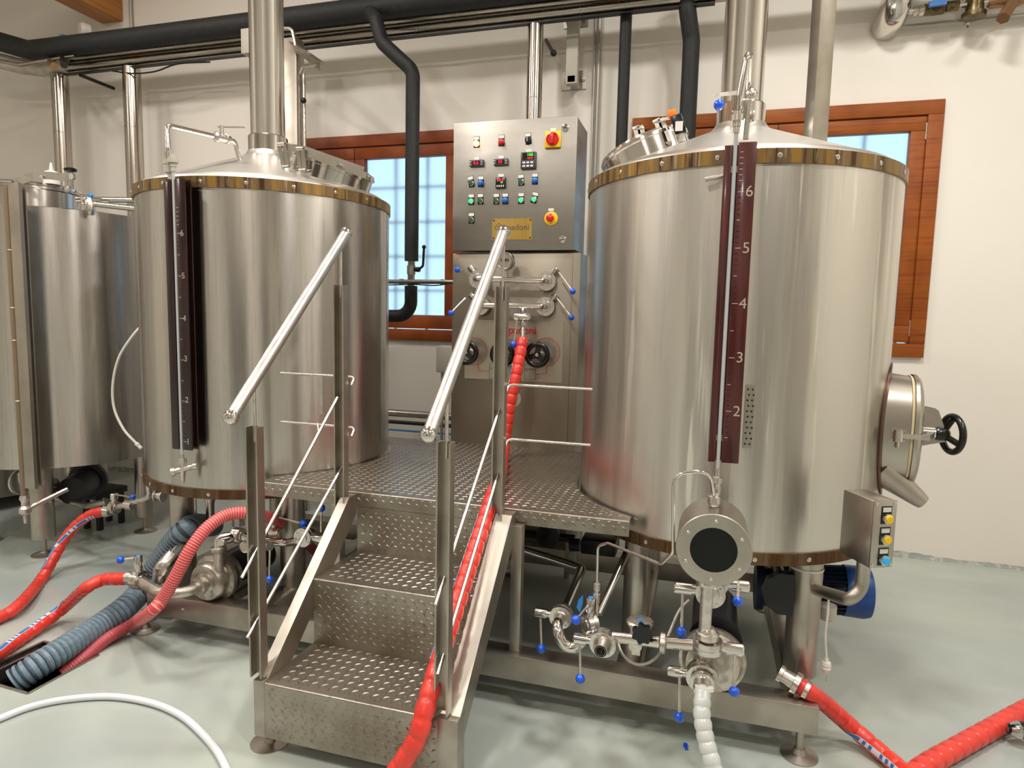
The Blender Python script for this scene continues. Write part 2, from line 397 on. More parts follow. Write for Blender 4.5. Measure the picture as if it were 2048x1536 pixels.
# ---------------- helpers for plant parts ----------------
def screws(c,z,r,angs,parent):
    first=None
    for a in angs:
        d=V((math.cos(a),math.sin(a),0)); p=V((c[0],c[1],z))+d*r
        if first is None:
            M_=M(); M_.lathe(p-d*.002,d,[(0,.0085),(.003,.0085),(.0045,.006),(.0045,.003),(.002,.002)],12); M_.out('screw','pol',parent)
            first=1
        else:
            M_=M(); M_.lathe(p-d*.002,d,[(0,.0085),(.003,.0085),(.0045,.006),(.0045,.003),(.002,.002)],12); M_.out('screw','pol',parent)
def kettle(name,c,label,matn,wet,sang):
    t=thing(name,label,'brewing tank',(c[0],c[1],0))
    C=V((c[0],c[1],0)); r=.617
    M().lathe(C,Z,[(.66,r-.02),(.66,r),(2.055,r),(2.055,r-.02)],128,cap=False).out('shell',matn,t,flip=False)
    M().lathe(C,Z,[(.655,.05),(.64,.3),(.655,r-.015)],64,cap=False).out('tank_bottom_shaded','dark',t,flip=False)  # dark underside: the shade below the kettle is put into its colour
    b=M().lathe(C,Z,[(.644,r-.01),(.644,.625),(.687,.625),(.687,r-.001)],128,cap=False).out('lower_band','bandlow',t)
    screws(c,.665,.625,sang,b)
    b=M().lathe(C,Z,[(2.02,r-.001),(2.02,.625),(2.068,.625),(2.068,r-.02)],128,cap=False).out('upper_band','band',t)
    screws(c,2.044,.625,sang,b)
    # lid cone with rounded knuckle and flared neck
    M().lathe(C,Z,[(2.05,.612),(2.075,.604),(2.092,.585),(2.104,.55),(2.262,.165),(2.275,.135),(2.29,.115),(2.31,.102),(2.31,.09)],96,cap=False).out('cone_top','sat2',t)
    M().lathe(C,Z,[(2.285,.098),(2.385,.098),(2.39,.094),(2.39,.084)],48,cap=False).out('stack_collar','pol',t)
    return t
fr=[math.radians(a) for a in range(-170,10,18)]
KR=kettle('brewing_kettle',TR,'large steel kettle on the right with wet streaked shell beside the push button box','tank_wet',1,fr)
KL=kettle('brewing_kettle',TL,'large steel kettle left of the chequer plate stairs with dark level gauge','tank',0,fr)
def stack(c,label):
    C=V((c[0],c[1],0)); t=thing('exhaust_stack',label,'exhaust pipe',(c[0],c[1],2.36))
    M().lathe(C,Z,[(2.36,.082),(2.37,.0845),(3.45,.0845),(3.455,.087),(3.475,.087),(3.48,.0845),(4.55,.0845)],48).out('stack_pipe','pol',t)
stack(TR,'polished vertical exhaust stack rising from the right kettle')
stack(TL,'polished vertical exhaust stack rising from the left kettle')
# legs
def leg(t,x,y,zt,r=.058,foot=True,zb=.11,mt='sat'):
    M().cyl((x,y,zb),(x,y,zt),r,seg=32).out('leg',mt,t)
    if foot:
        M().cyl((x,y,.02),(x,y,zb+.01),.014,seg=12).lathe((x,y,0),Z,[(0,.07),(.006,.07),(.014,.03),(.024,.02)],24).out('levelling_foot','frame',t)
for x,y,q in ((.405,2.56,.058),(-.215,2.62,.053),(.392,3.40,.055),(-.215,3.40,.055)): leg(KR,x,y,.66,r=q,foot=False,zb=.19)
for x,y in ((-2.475,2.62),(-1.834,2.62),(-2.475,3.4),(-1.834,3.4)): leg(KL,x,y,.66,foot=False,zb=.19)
# top manway of right kettle (round, tilted on the cone)
def cone_frame(ang,slope=math.radians(22)):
    out=V((math.cos(ang),math.sin(ang),0)); n=(Z*math.cos(slope)+out*math.sin(slope)).normalized(); return out,n
o_,n_=cone_frame(math.radians(176)); C0=V((TR[0],TR[1],0))+o_*.365+V((0,0,2.155))
mw=M().lathe(C0,n_,[(-.03,.19),(.075,.19),(.078,.198),(.09,.198),(.094,.19)],48,cap=False).out('manway','pol',KR)
M().lathe(C0,n_,[(.092,.192),(.102,.19),(.112,.16),(.118,.0)],48,cap=False).out('manway_lid','pol',mw)
tdir=V((-o_.y,o_.x,0)); 
def clampR(px,py,px2,py2,yy):
    a=Py(px,py,yy); b=Py(px2,py2,yy)
    m=M(); m.bar(a+Z*.012,b,.004,.026,hint=X); m.bar(a+V((.018,0,.012)),b+V((.018,0,0)),.004,.026,hint=X)
    m.cyl(a-V((.006,0,0)),a+V((.03,0,0)),.0055,seg=10); m.sph(a-V((.008,0,0)),.008,10); m.sph(a+V((.03,0,0)),.008,10); m.cyl(b-V((.006,0,-.004)),b+V((.026,0,.004)),.0055,seg=10)
    m.out('lid_clamp','fit',mw)
clampR(1271,258,1284,305,2.86); clampR(1312,244,1330,288,2.86)
# safety sensor on manway
s=thing('safety_sensor','black and orange safety sensor with white cable on the right kettle manway','sensor',Py(1358,285,2.84))
M().bar(Py(1352,232,2.84),Py(1362,268,2.84),.040,.045,bev=.003).out('sensor_body','blackp',s)
M().bar(Py(1336,230,2.84),Py(1352,226,2.84),.030,.03,bev=.003).out('sensor_head','orange',s)
M().b2(Py(1350,262,2.815)+V((0,0,0)),Py(1366,242,2.815)+V((0,.004,0))).out('sensor_label','label',s)
M().cyl(Py(1362,268,2.84),Py(1365,284,2.84),.014,seg=14).out('cable_gland','grey',s)
M().tube([Py(1365,283,2.84),Py(1378,286,2.84),Py(1395,280,2.86),Py(1412,272,2.9)],.006,.03).out('sensor_cable','wplast',s)
M().bar(Py(1322,240,2.84),Py(1340,236,2.84),.006,.012).out('sensor_bracket','fit',s)
# left kettle manway: round neck to the right with long flat lid bars
o_,n_=cone_frame(math.radians(-6)); C1=V((TL[0],TL[1],0))+o_*.36+V((0,0,2.165))
mw=M().lathe(C1,n_,[(-.04,.225),(.06,.225),(.063,.233),(.075,.233),(.078,.225)],56,cap=False).out('manway','pol',KL)
M().lathe(C1,n_,[(.076,.228),(.088,.226),(.098,.19),(.104,0)],56,cap=False).out('manway_lid','pol',mw)
def flat(p0,p1,h,th): M().bar(p0,p1,th,h,hint=Z).out('lid_bar','sat',mw)
flat(Py(560,287,2.70),Py(734,352,2.73),.028,.006)
flat(Py(604,296,2.76),Py(728,340,2.79),.026,.006)
for (a,b) in (((563,288),(572,333)),((600,297),(605,340))):
    p0=Py(*a,2.69);p1=Py(*b,2.715); m=M()
    for dx in (-.012,.012):
        m.bar(p0+V((dx,0,.004)),p1+V((dx,0,-.004)),.020,.005,hint=Y)
    m.cyl(p0-V((.018,0,0)),p0+V((.018,0,0)),.008,seg=10).cyl(p1-V((.018,0,0)),p1+V((.018,0,0)),.007,seg=10); m.out('lid_clamp','sat',mw)
p=Py(674,330,2.70); M().cyl(p-V((0,.02,0)),p+V((0,.02,0)),.012,seg=14).out('lid_bolt','fit',mw)
# -------- tank 3 (small lauter style tank at the left) --------
K3=thing('brewing_tank','steel tank at the far left with open framed lid and single front leg','brewing tank',(T3[0],T3[1],0))
C=V((T3[0],T3[1],0))
M().lathe(C,Z,[(.548,.05),(.545,.6),(.55,.62),(2.05,.62),(2.055,.61),(2.062,.32)],112,cap=False).out('shell','tank',K3)
C3=C+V((-.09,-.13,0))
M().lathe(C3,Z,[(2.02,.268),(2.195,.268),(2.20,.276),(2.213,.276)],80,cap=False).out('manway_neck','tank',K3)
M().lathe(C3,Z,[(2.214,.280),(2.226,.282),(2.232,.27),(2.238,.25),(2.248,.18),(2.25,0)],80,cap=False).out('manway_lid','pol',K3)
m=M(); pts=[Py(30,366,2.97),Py(62,354,2.96),Py(95,351,2.95),Py(122,354,2.94),Py(142,352,2.93)]
m.sweep(spline(pts,.02),0,rect=(.008,.042),hint=X); m.lathe(Py(83,354,2.945),-Y,[(0,.01),(.008,.008),(.008,0)],12); m.out('lid_arm','rail',K3)
m=M(); k=Py(141,341,2.93); m.lathe(k-V((0,0,.008)),Z,[(0,.012),(.004,.030),(.016,.034),(.022,.02)],16); m.out('clamp_knob','blackp',K3)
m=M(); m.cyl(Py(141,345,2.93),Py(138,378,2.93),.007,seg=10).box(Py(138,380,2.93),(.03,.03,.035),bev=.004).lathe(Py(147,354,2.92),-Y,[(0,.018),(.015,.018)],16); m.out('swing_bolt','fit',K3)
m=M(); q=Py(103,349,3.15); m.lathe(q-V((0,0,.06)),Z,[(0,.045),(.06,.045),(.075,.035),(.085,.012),(.13,.006)],20); m.out('air_filter_cap','wplast',K3)
leg(K3,-3.76,2.89,.56,r=.062); leg(K3,-3.55,3.43,.56,r=.055); leg(K3,-4.3,2.95,.56,r=.06,); leg(K3,-4.3,3.75,.56)
# level gauge channel on tank 3
g=thing('level_gauge','tall grey steel gauge channel with amber tube on the far left tank','level gauge',Py(40,975,2.66))
a=Py(33,367,2.66);b=Py(46,975,2.66)
x0=Py(17,367,2.66).x; x1=Py(38,367,2.66).x; xx=(x0+x1)/2
M().b2((x0,2.655,Py(0,367,2.66).z),(x1,2.675,Py(45,975,2.66).z)).out('gauge_channel','sat',g)
M().b2((x0-.09,2.70,Py(0,367,2.66).z),(x0-.078,2.712,Py(45,975,2.66).z)).b2((x0-.078,2.705,Py(0,367,2.66).z),(x1-.02,2.712,Py(45,975,2.66).z)).out('gauge_back_strip','frame',g)
M().cyl((x0-.028,2.67,Py(0,370,2.66).z),(x0-.028,2.67,Py(33,995,2.66).z),.017,seg=18).out('gauge_tube','ambert',g)
for py in (500,615,680,800): 
    z=Py(10,py,2.66).z; M().torus((x0-.028,2.67,z),Z,.018,.003,16,6).out('tube_clip','fit',g)
m=M(); p=V((x0-.028,2.67,Py(33,1000,2.66).z)); m.lathe(p+Z*.03,-Z,[(0,.02),(.02,.026),(.035,.018),(.06,.018),(.075,.03),(.10,.03),(.115,.012),(.16,.01)],16); m.cyl(p-Z*.055,p+V((.07,.2,0.02)),.014,seg=12); m.out('gauge_valve','fit',g)
# wide tank further left
K4=thing('brewing_tank','plain grey tank cut off by the left edge of the picture','brewing tank',(-5.58,3.75,0))
C=V((-5.58,3.75,0))
M().lathe(C,Z,[(.1,.6),(.1,.80),(.30,.80),(.303,.803),(2.0,.803),(2.06,.78),(2.25,.2)],96,cap=False).out('shell','tank',K4)
for a in (20,110,200,290): M().cyl(C+V((.6*math.cos(a),.6*math.sin(a),0)),C+V((.6*math.cos(a),.6*math.sin(a),.12)),.04).out('leg','sat',K4)
# ---------------- exhaust side: level gauges on the two kettles ----------------
def gauge(side):
    if side=='R':
        yy=2.305; x0=.033;xg0=.056;xg1=.076;x1=.132; zt=2.072; zb=1.018
        t=thing('level_gauge','oxblood level gauge with numbers two to six on the right kettle','level gauge',(.08,2.31,1.0))
        bm,nums='board',[(6,384),(5,497),(4,608),(3,716),(2,824)]
    else:
        yy=2.33; x0=-2.243;xg0=-2.205;xg1=-2.185;x1=-2.135; zt=2.045; zb=.878
        t=thing('level_gauge','dark brown level gauge with numbers one to six on the left kettle','level gauge',(-2.19,2.33,.86))
        bm,nums='boardd',[(6,467),(5,552),(4,637),(3,717),(2,799),(1,882)]
    bm_=M().b2((xg1,yy-.004,zb),(x1,yy+.003,zt),.0015).b2((x0,yy-.004,zb),(xg0,yy+.003,zt-.01),.0015).b2((x0,yy+.03,zb),(x1,yy+.036,zt))
    m=mk=bm_; bm_.m(1)
    zs=[Py((1487 if side=='R' else 360),py,yy).z for _,py in nums]
    tcx=xg1+(x1-xg1)*(.72 if side=='R' else .62)
    for (nv,_),z in zip(nums,zs): m.text(str(nv),(tcx,yy-.0048,z),X,Z,.05 if side=='R' else .036,.0006)
    st=(zs[0]-zs[-1])/(len(zs)-1)/10
    k=0; z=zs[0]
    for k in range(-10 if side=='R' else -6,10*len(nums)-3):
        z=zs[0]-k*st
        if z<zb+.02 or z>zt-.02: continue
        big=(k%5==0)
        m.m(1 if (big or k<-1) else 2); m.b2((xg1+.006,yy-.0052,z-.0012),(xg1+(.024 if k%10==0 else .016),yy-.003,z+.0012))
    bm_.out('scale_board',[bm,'engr','engrd'],t)
    xc=(xg0+xg1)/2
    M().cyl((xc,yy+.002,zb-.04),(xc,yy+.002,zt+.03),.0068,seg=14).out('sight_tube','tube',t)
    m=M()
    p=V((xc,yy+.002,zb-.02))
    if side=='R':
        m.lathe(p,-Z,[(0,.010),(.03,.010),(.032,.019),(.052,.019),(.054,.012),(.07,.015),(.085,.015),(.10,.011),(.17,.011)],14); m.bar(p+V((-.004,-.01,-.09)),p+V((-.035,-.02,.02)),.014,.003,hint=Y)
        m.sph(p-Z*.11,.015,12)
    else:
        m.lathe(p,-Z,[(0,.008),(.02,.008),(.022,.018),(.044,.018),(.046,.012),(.06,.012)],14)
        m.cyl(p+V((-.026,-.02,-.078)),p+V((.03,.02,-.060)),.013,seg=14); m.lathe(p+V((-.022,-.02,-.077)),V((-1,-.7,-.2)),[(0,.019),(.016,.019)],16); m.lathe(p+V((.026,.02,-.062)),V((1,.3,.2)),[(0,.011),(.012,.011),(.013,.014),(.030,.014)],14)
        m.lathe(p-Z*.06,-Z,[(0,.014),(.03,.014),(.04,.010),(.06,.010),(.065,.006),(.075,.006)],14); m.cyl(p-Z*.07,p+V((0,.1,-.07)),.010,seg=10)
    m.out('gauge_valve','rail',t)
    for z in (zb+.08,zt-.08): M().b2((xc-.01,yy+.02,z-.01),(xc+.01,yy+.08,z+.01)).out('gauge_bracket','fit',t)
    # upper nut
    q=V((xc,yy+.002,zt+.03))
    m=M().lathe(q,Z,[(0,.010),(.018,.010),(.02,.013),(.034,.013),(.036,.022),(.056,.022),(.058,.014),(.07,.014)],6 if False else 14); m.out('upper_nut','nut' if side=='L' else 'fit',t)
    return t,q
GR,qR=gauge('R'); GL,qL=gauge('L')
# vent pipe above the right gauge
t=thing('vent_pipe','looped steel vent pipe with lever above the right kettle gauge','pipe',qR+Z*.07)
a=qR+Z*.07; 
m=M().tube([a,a+V((.012,0,.10)),a+V((.02,0,.165)),a+V((.03,.03,.185)),a+V((.035,.14,.12)),a+V((.05,.24,.03))],.0115,.03); m.lathe(a,Z,[(0,.018),(.012,.018),(.014,.014),(.045,.014)],14); m.out('bent_pipe','pol',t)
m=M(); b=a+V((.045,.14,.09)); m.sph(b,.022,14,(1,1,1)); m.cyl(b,b+V((0,0,.04)),.008,seg=10); m.out('ball_valve','fit',t)
M().bar(Py(1475,185,2.43),Py(1424,191,2.43),.012,.004,hint=Y).out('lever','fit',t)
M().cyl(qR+V((.03,.0,-.02)),qR+V((.035,.0,.10)),.009,seg=10).lathe(qR+V((.038,.0,.05)),X,[(0,.004),(.01,.018),(.014,.018)],12).out('side_fitting','fit',t)
M().lathe(Py(1442,210,2.8),-X,[(0,.006),(.02,.006)],10).sph(Py(1438,210,2.8),.021,16).out('knob','blue',t)
M().cyl(Py(1410,359,2.36),Py(1446,352,2.36),.008,seg=12).out('side_stub','fit',t)
# vent pipe of the left gauge
t=thing('vent_pipe','thin steel vent pipe from the dark gauge up to the left kettle cone','pipe',qL+Z*.06)
a=Py(338,318,2.35); b=Py(333,250,2.37); c=Py(440,275,2.62); d=Py(478,305,2.72); e=Py(480,325,2.74)
M().tube([a,b,c,Py(470,282,2.69),e],.0105,.03).lathe(a-Z*.005,Z,[(0,.017),(.03,.017),(.032,.013),(.05,.013)],14).out('bent_pipe','pol',t)
m=M(); dd_=(c-b).normalized(); m.lathe(c-dd_*.03,dd_,[(0,.015),(.01,.024),(.02,.024),(.022,.018),(.06,.018),(.062,.022),(.08,.02)],14); m.cyl(c+dd_*.01,c+dd_*.01+V((0,0,.055)),.009,seg=10)
top=c+dd_*.01+V((0,0,.05)); m.out('ball_valve','fit',t)
M().bar(top-V((.02,0,0)),top+V((.10,.03,.0)),.016,.004,hint=Z).out('lever','fit',t)
M().lathe(e-Z*.02,Z,[(-.04,.018),(-.01,.018),(0,.034),(.018,.034),(.02,.02),(.04,.013)],18).out('clamp_union','fit',t)
M().lathe(a+V((0,0,-.045)),Z,[(-.04,.008),(-.015,.010),(-.012,.019),(.02,.02),(.022,.024),(.04,.024)],10).out('plastic_nut','nut',t)
# ---------------- side hatch of the right kettle ----------------
def hatch():
    th=-.14; zc=1.085; hw=.185; hh=.225
    er=V((math.cos(th),math.sin(th),0)); et=V((-math.sin(th),math.cos(th),0)); C=V((TR[0],TR[1],zc))
    def se(k,a,ex=2.6):
        c,s=math.cos(a),math.sin(a); f=(abs(c)**ex+abs(s)**ex)**(-1/ex); return hw*k*c*f,hh*k*s*f
    N=56
    h=thing_child('side_hatch',KR)
    m=M(); A=[];B=[];A2=[];B2=[]
    for i in range(N):
        a=2*PI*i/N
        for L_,k,r in ((A,1.0,.624),(B,1.17,.624),(A2,1.0,.618),(B2,1.17,.618)):
            t,z=se(k,a); an=th+t/.62; L_.append(m.b.verts.new(V((TR[0]+r*math.cos(an),TR[1]+r*math.sin(an),zc+z))))
    for i in range(N):
        j=(i+1)%N; m.face([A[i],A[j],B[j],B[i]]); m.face([B[i],B[j],B2[j],B2[i]])
    m.out('hatch_flange','board_steel',h)
    def tubeS(prof,name,mt):
        m=M(); R=[]
        for (off,k) in prof:
            R.append([m.b.verts.new(C+er*off+et*se(k,2*PI*i/N)[0]+Z*se(k,2*PI*i/N)[1]) for i in range(N)])
        for P,Q in zip(R,R[1:]):
            for i in range(N): j=(i+1)%N; m.face([P[i],P[j],Q[j],Q[i]])
        m.face(R[-1]); return m.out(name,mt,h,flip=True)
    tubeS([(.58,1.0),(.685,.94),(.686,.85)],'hatch_neck','sat')
    tubeS([(.686,.95),(.692,.955),(.696,.94)],'hatch_gasket','gasket')
    d=tubeS([(.697,.97),(.710,.97),(.720,.93),(.728,.8),(.733,.5)],'hatch_door','sat')
    # bracket, swing bolt and handwheel
    p=C+er*.731
    M().prism([p+Z*.10+et*.0,p+er*.055+Z*.09,p+er*.085+Z*.01,p+er*.085-Z*.03,p-Z*.055+et*0],et*.01).prism([p+Z*.10-et*.05,p+er*.055+Z*.09-et*.05,p+er*.085+Z*.01-et*.05,p+er*.085-Z*.03-et*.05,p-Z*.055-et*.05],et*.01).out('hatch_bracket','sat',h)
    m=M(); q=C-et*(hw*.99)+er*.645
    m.lathe(q-Z*.022,Z,[(0,.012),(0,.018),(.044,.018),(.044,.012)],18); m.bar(q,q+er*.1,.014,.018); 
    for s_ in(-1,1): m.box(q+er*.0+Z*.018*s_-et*(-.012),(.045,.03,.006),(er,et,Z))
    m.cyl(q-Z*.045,q+Z*.02,.008,seg=10)
    m.out('swing_bolt','fit',h)
    M().bar(q+er*.09,q+er*.12+et*.10,.02,.02).out('clamp_link','fit',h)
    s0=C+er*.752-et*.05; s1=s0
    ax=V((math.cos(.22),math.sin(.22),0))
    M().cyl(C+er*.731-et*.05,s0+er*.03,.022,seg=20).out('clamp_sleeve','pol',h)
    w=M(); wc=s0+er*.045
    w.lathe(wc-ax*.02,ax,[(0,.02),(.01,.026),(.04,.026),(.05,.018)],20)
    rc=wc+ax*.045
    w.torus(rc,ax,.068,.0125,36,12)
    a_,b_,_=frame(ax)
    for k in range(3):
        t=PI/2+k*2*PI/3; e=a_*math.cos(t)+b_*math.sin(t); w.bar(wc+ax*.015+e*.015,rc+e*.064,.014,.02,hint=ax)
    w.out('handwheel','blackp',h)
    # discharge chute (open half pipe)
    c0=C+er*.60-Z*.145-et*.11; c1=C+er*.755-Z*.262-et*.10; dv=(c1-c0).normalized()
    m=M(); L=(c1-c0).length
    m.lathe(c0,dv,[(0,.062),(L*.9,.032),(L,.027)],20,cap=False,a0=PI,a1=2*PI,hint=et)
    m.lathe(c0,dv,[(0,.058),(L*.9,.028),(L,.0)],20,cap=False,a0=PI,a1=2*PI,hint=et)
    m.out('chute','sat',h,flip=False)
def thing_child(name,par):
    o=bpy.data.objects.new(name,None); COL.objects.link(o); o.parent=par; o.location=V((0,0,0)); o.empty_display_size=.05; return o
hatch()
# perforated strip behind the right gauge
pm=M().b2((.146,2.375,1.06),(.176,2.381,1.28)); 
pl=pm.out('thermometer_strip','sat',KR)
m=M()
for i in range(11):
    for j in range(2): m.cyl((.153+.015*j+(.004 if i%2 else 0),2.3735,1.075+i*.019),(.153+.015*j+(.004 if i%2 else 0),2.3752,1.075+i*.019),.0035,seg=8)
m.out('strip_holes','dark',pl)
# ---------------- push button station ----------------
t=thing('push_button_station','grey steel box with two yellow buttons and one blue on a bent arm','control box',(.56,2.25,.7))
A=Py(1747,1002,2.2); ph=math.radians(27); u=V((math.cos(ph),math.sin(ph),0)); w=V((-math.sin(ph),math.cos(ph),0))
W_,Hh,D_=.080,.212,.135
cc=A+u*W_/2+w*D_/2-Z*Hh/2
M().box(cc,(W_,D_,Hh),(u,w,Z),.003).out('box_body','sat',t)
lid=M().box(cc-w*(D_/2+.003),(W_,.006,Hh),(u,w,Z),.0015).out('box_lid','sat',t)
for su in(-1,1):
    for sz in(-1,1): M().lathe(cc-w*(D_/2+.006)+u*su*(W_/2-.008)+Z*sz*(Hh/2-.009),-w,[(0,.005),(.002,.005),(.003,.003),(.003,0)],10).out('lid_screw','pol',lid)
for k,cn in enumerate(('yellow','yellow','bluel')):
    p=cc-w*(D_/2+.006)+Z*(.052-.066*k)+u*.004
    b=M().lathe(p,-w,[(0,.016),(.012,.016),(.013,.012)],24).out('push_button','pol',t)
    M().lathe(p-w*.011,-w,[(0,.0125),(.006,.0125),(.008,.010),(.008,0)],24).out('button_cap',cn,b)
    M().box(p-w*.0005+Z*.010,(.036,.002,.056),(u,w,Z)).out('legend_holder','blackp',b)
    M().box(p-w*.002+Z*.027,(.028,.002,.014),(u,w,Z)).out('legend','label',b)
a=cc-Z*Hh/2; 
M().tube([a+Z*.005+u*.0,a-Z*.10,a-Z*.135-u*.04-w*.0,V((.41,2.62,.50))],.021,[.06,.05],seg=18).out('support_arm','sat',t)
# ---------------- chequer plate platform and stairs ----------------
def lugs(m,o,u,v,W_,H_,inside=None,pitch=.038):
    o=V(o);u=V(u);v=V(v);n=u.cross(v); nx=int(W_/pitch*2); ny=int(H_/pitch*2)
    def lug(c,ang,L,wd):
        du=u*math.cos(ang)+v*math.sin(ang); dv=n.cross(du)
        ws=(0.12,.8,1,.7,.1); P=[]
        for i,k in enumerate(ws):
            s=(i/4-.5)*L; bow=.0032*(1-4*(i/4-.5)**2)*(L/.024); q=c+du*s+dv*bow
            P.append((m.b.verts.new(q-dv*wd*k/2),m.b.verts.new(q+n*.0022*(.3+.7*k)),m.b.verts.new(q+dv*wd*k/2)))
        for A,B in zip(P,P[1:]):
            m.face([A[0],B[0],B[1],A[1]]); m.face([A[1],B[1],B[2],A[2]])
    for j in range(ny):
        for i in range(nx):
            if (i+j)%2: continue
            x=(i+.5)*pitch/2; y=(j+.5)*pitch/2
            if x<.010 or x>W_-.010 or y<.010 or y>H_-.010: continue
            c=o+u*x+v*y+n*.0002
            if inside and not inside(c): continue
            if j%2: lug(c,math.radians(-48),.026,.008)
            else: lug(c,math.radians(38),.021,.007)
pf=thing('work_platform','chequer plate platform and two step stairs with steel handrails between the kettles','platform',(-1.05,2.4,0))
SX0,SX1=-1.364,-.735
def outL(p,c,r): return (p.x-c[0])**2+(p.y-c[1])**2>r*r
ins=lambda p: outL(p,TL,.645) and outL(p,TR,.645)
# deck outline
FY=2.40; BY=3.56
poly=[]
def arc(c,r,p0,p1,n=24):
    a0=math.atan2(p0[1]-c[1],p0[0]-c[0]);a1=math.atan2(p1[1]-c[1],p1[0]-c[0])
    if c is TL:  # going from back to front on right side
        pass
    if c is TR:
        a0%=2*PI;a1%=2*PI
    return [(c[0]+r*math.cos(a0+(a1-a0)*i/n),c[1]+r*math.sin(a0+(a1-a0)*i/n)) for i in range(n+1)]
rr=.632
xr=-.232; yr=TR[1]-math.sqrt(rr*rr-(xr-TR[0])**2); xrb=TR[0]-math.sqrt(rr*rr-(BY-TR[1])**2)
xl=-1.838; yl=TL[1]-math.sqrt(rr*rr-(xl-TL[0])**2); xlb=TL[0]+math.sqrt(rr*rr-(BY-TL[1])**2)
poly=[(xl,FY),(xr,FY)]+arc(TR,rr,(xr,yr),(xrb,BY))+arc(TL,rr,(xlb,BY),(xl,yl))
m=M(); vs=[m.b.verts.new((x,y,.75)) for x,y in poly]; vb=[m.b.verts.new((x,y,.745)) for x,y in poly]
fa=m.b.faces.new(vs); fb=m.b.faces.new(vb[::-1])
bmesh.ops.triangulate(m.b,faces=[fa,fb])
for i in range(len(vs)): j=(i+1)%len(vs); m.face([vs[i],vs[j],vb[j],vb[i]])
# rounded front nosing + lip
m.cyl((xl,FY+.001,.744),(xr,FY+.001,.744),.006,seg=12)
m.b2((xl,FY-.005,.690),(xr,FY+.0,.744))
lugs(m,(xl,FY,.75),X,Y,xr-xl+.1,BY-FY,ins)
lugs(m,(xl,FY-.005,.688),X,Z,xr-xl,.058)
m.out('deck','chequer',pf)
M().b2((xl+.02,FY+.02,.70),(xr-.02,FY+.06,.745)).b2((-1.45,BY-.05,.70),(-.65,BY-.01,.745)).out('deck_frame','frame',pf)
def step(y0,z1,z0,d,name='tread'):
    m=M(); m.b2((SX0,y0+.006,z1-.004),(SX1,y0+d,z1)); m.cyl((SX0,y0+.006,z1-.006),(SX1,y0+.006,z1-.006),.006,seg=12); m.b2((SX0,y0,z0),(SX1,y0+.004,z1-.006))
    lugs(m,(SX0,y0+.006,z1),X,Y,SX1-SX0,d-.004); lugs(m,(SX0,y0,z0),X,Z,SX1-SX0,z1-z0-.006)
    m.out(name,'chequer',pf)
step(1.777,.25,.055,.296); step(2.072,.50,.25,.325)
m=M(); m.b2((SX0,2.397,.50),(SX1,2.402,.688)); lugs(m,(SX0,2.397,.50),X,Z,SX1-SX0,.186); m.out('riser_panel','chequer',pf)
for x0,x1 in ((-1.406,-1.364),(-.735,-.668)):
    m=M(); m.b2((x0,1.776,.055),(x1,1.84,.255),.001)
    # stringer: parallelogram in YZ
    pz=[V((x0+.0005,1.80,.2555)),V((x0+.0005,2.335,.742)),V((x0+.0005,2.394,.742)),V((x0+.0005,2.394,.66)),V((x0+.0005,1.8405,.17)),V((x0+.0005,1.8405,.2555))]
    m.prism(pz,(x1-x0-.001,0,0)); m.out('stringer','frame',pf)
for x,y in ((-1.385,1.83),(-.70,1.83)):
    M().cyl((x,y,.02),(x,y,.06),.011,seg=12).lathe((x,y,0),Z,[(0,.066),(.003,.066),(.005,.02),(.02,.017)],28).out('stair_foot','frame',pf)
for k,x in enumerate((-1.395,-.722)):
    posts=[(1.795,.262,1.12),(2.33,.70,1.605)]
    for y,z0,z1 in posts:
        m=M(); m.b2((x-.026,y-.018,z0),(x-.020,y+.018,z1)); m.b2((x+.014,y-.018,z0),(x+.020,y+.018,z1)); m.b2((x-.020,y+.012,z0),(x+.014,y+.018,z1))
        m.out('post','frame',pf)
    if k==0: a=Px(463,833,x); b=Px(692,467,x)
    else: a=Px(858,868,x); b=Px(1007,465,x)
    hr=M().cyl(a,b,.0205,seg=28).out('handrail','rail',pf)
    d=(b-a).normalized()
    for e,sg in((a,-1),(b,1)): M().lathe(e-d*sg*.004,d*sg,[(-.006,.0225),(0,.024),(.006,.0245),(.016,.024),(.024,.018),(.029,.009),(.031,0)],28).out('end_cap','pol',hr)
    for y,z0,z1 in posts:
        tt=(y-a.y)/(b.y-a.y); zz=a.z+(b.z-a.z)*tt; M().cyl((x,y,z1-.05),(x,y,zz-.01),.0055,seg=10).out('rail_support','fit',pf)
    if k==0: rods=((484,1155,675,795),(495,1275,693,918))
    else: rods=((871,1209,1000,815),(875,1349,1003,925))
    for q in rods: M().cyl(Px(q[0],q[1],x-.008),Px(q[2],q[3],x-.008),.0062,seg=12).out('mid_rail','rail',pf)
for z in (1.233,1.022):
    M().tube([(-1.73,2.40,z),(-1.46,2.40,z),(-1.372,2.395,z),(-1.368,2.36,z-.03)],.0055,[.01,.02],seg=12).out('guard_rail','fit',pf)
    M().tube([(-.712,2.335,z-.055),(-.708,2.385,z+.004),(-.39,2.41,z)],.0055,[.025],seg=12).out('guard_rail','fit',pf)
M().b2((-1.535,2.39,1.07),(-1.52,2.394,1.235)).cyl((-1.545,2.39,1.03),(-1.52,2.36,.985),.004,seg=8).out('latch_bar','fit',pf)
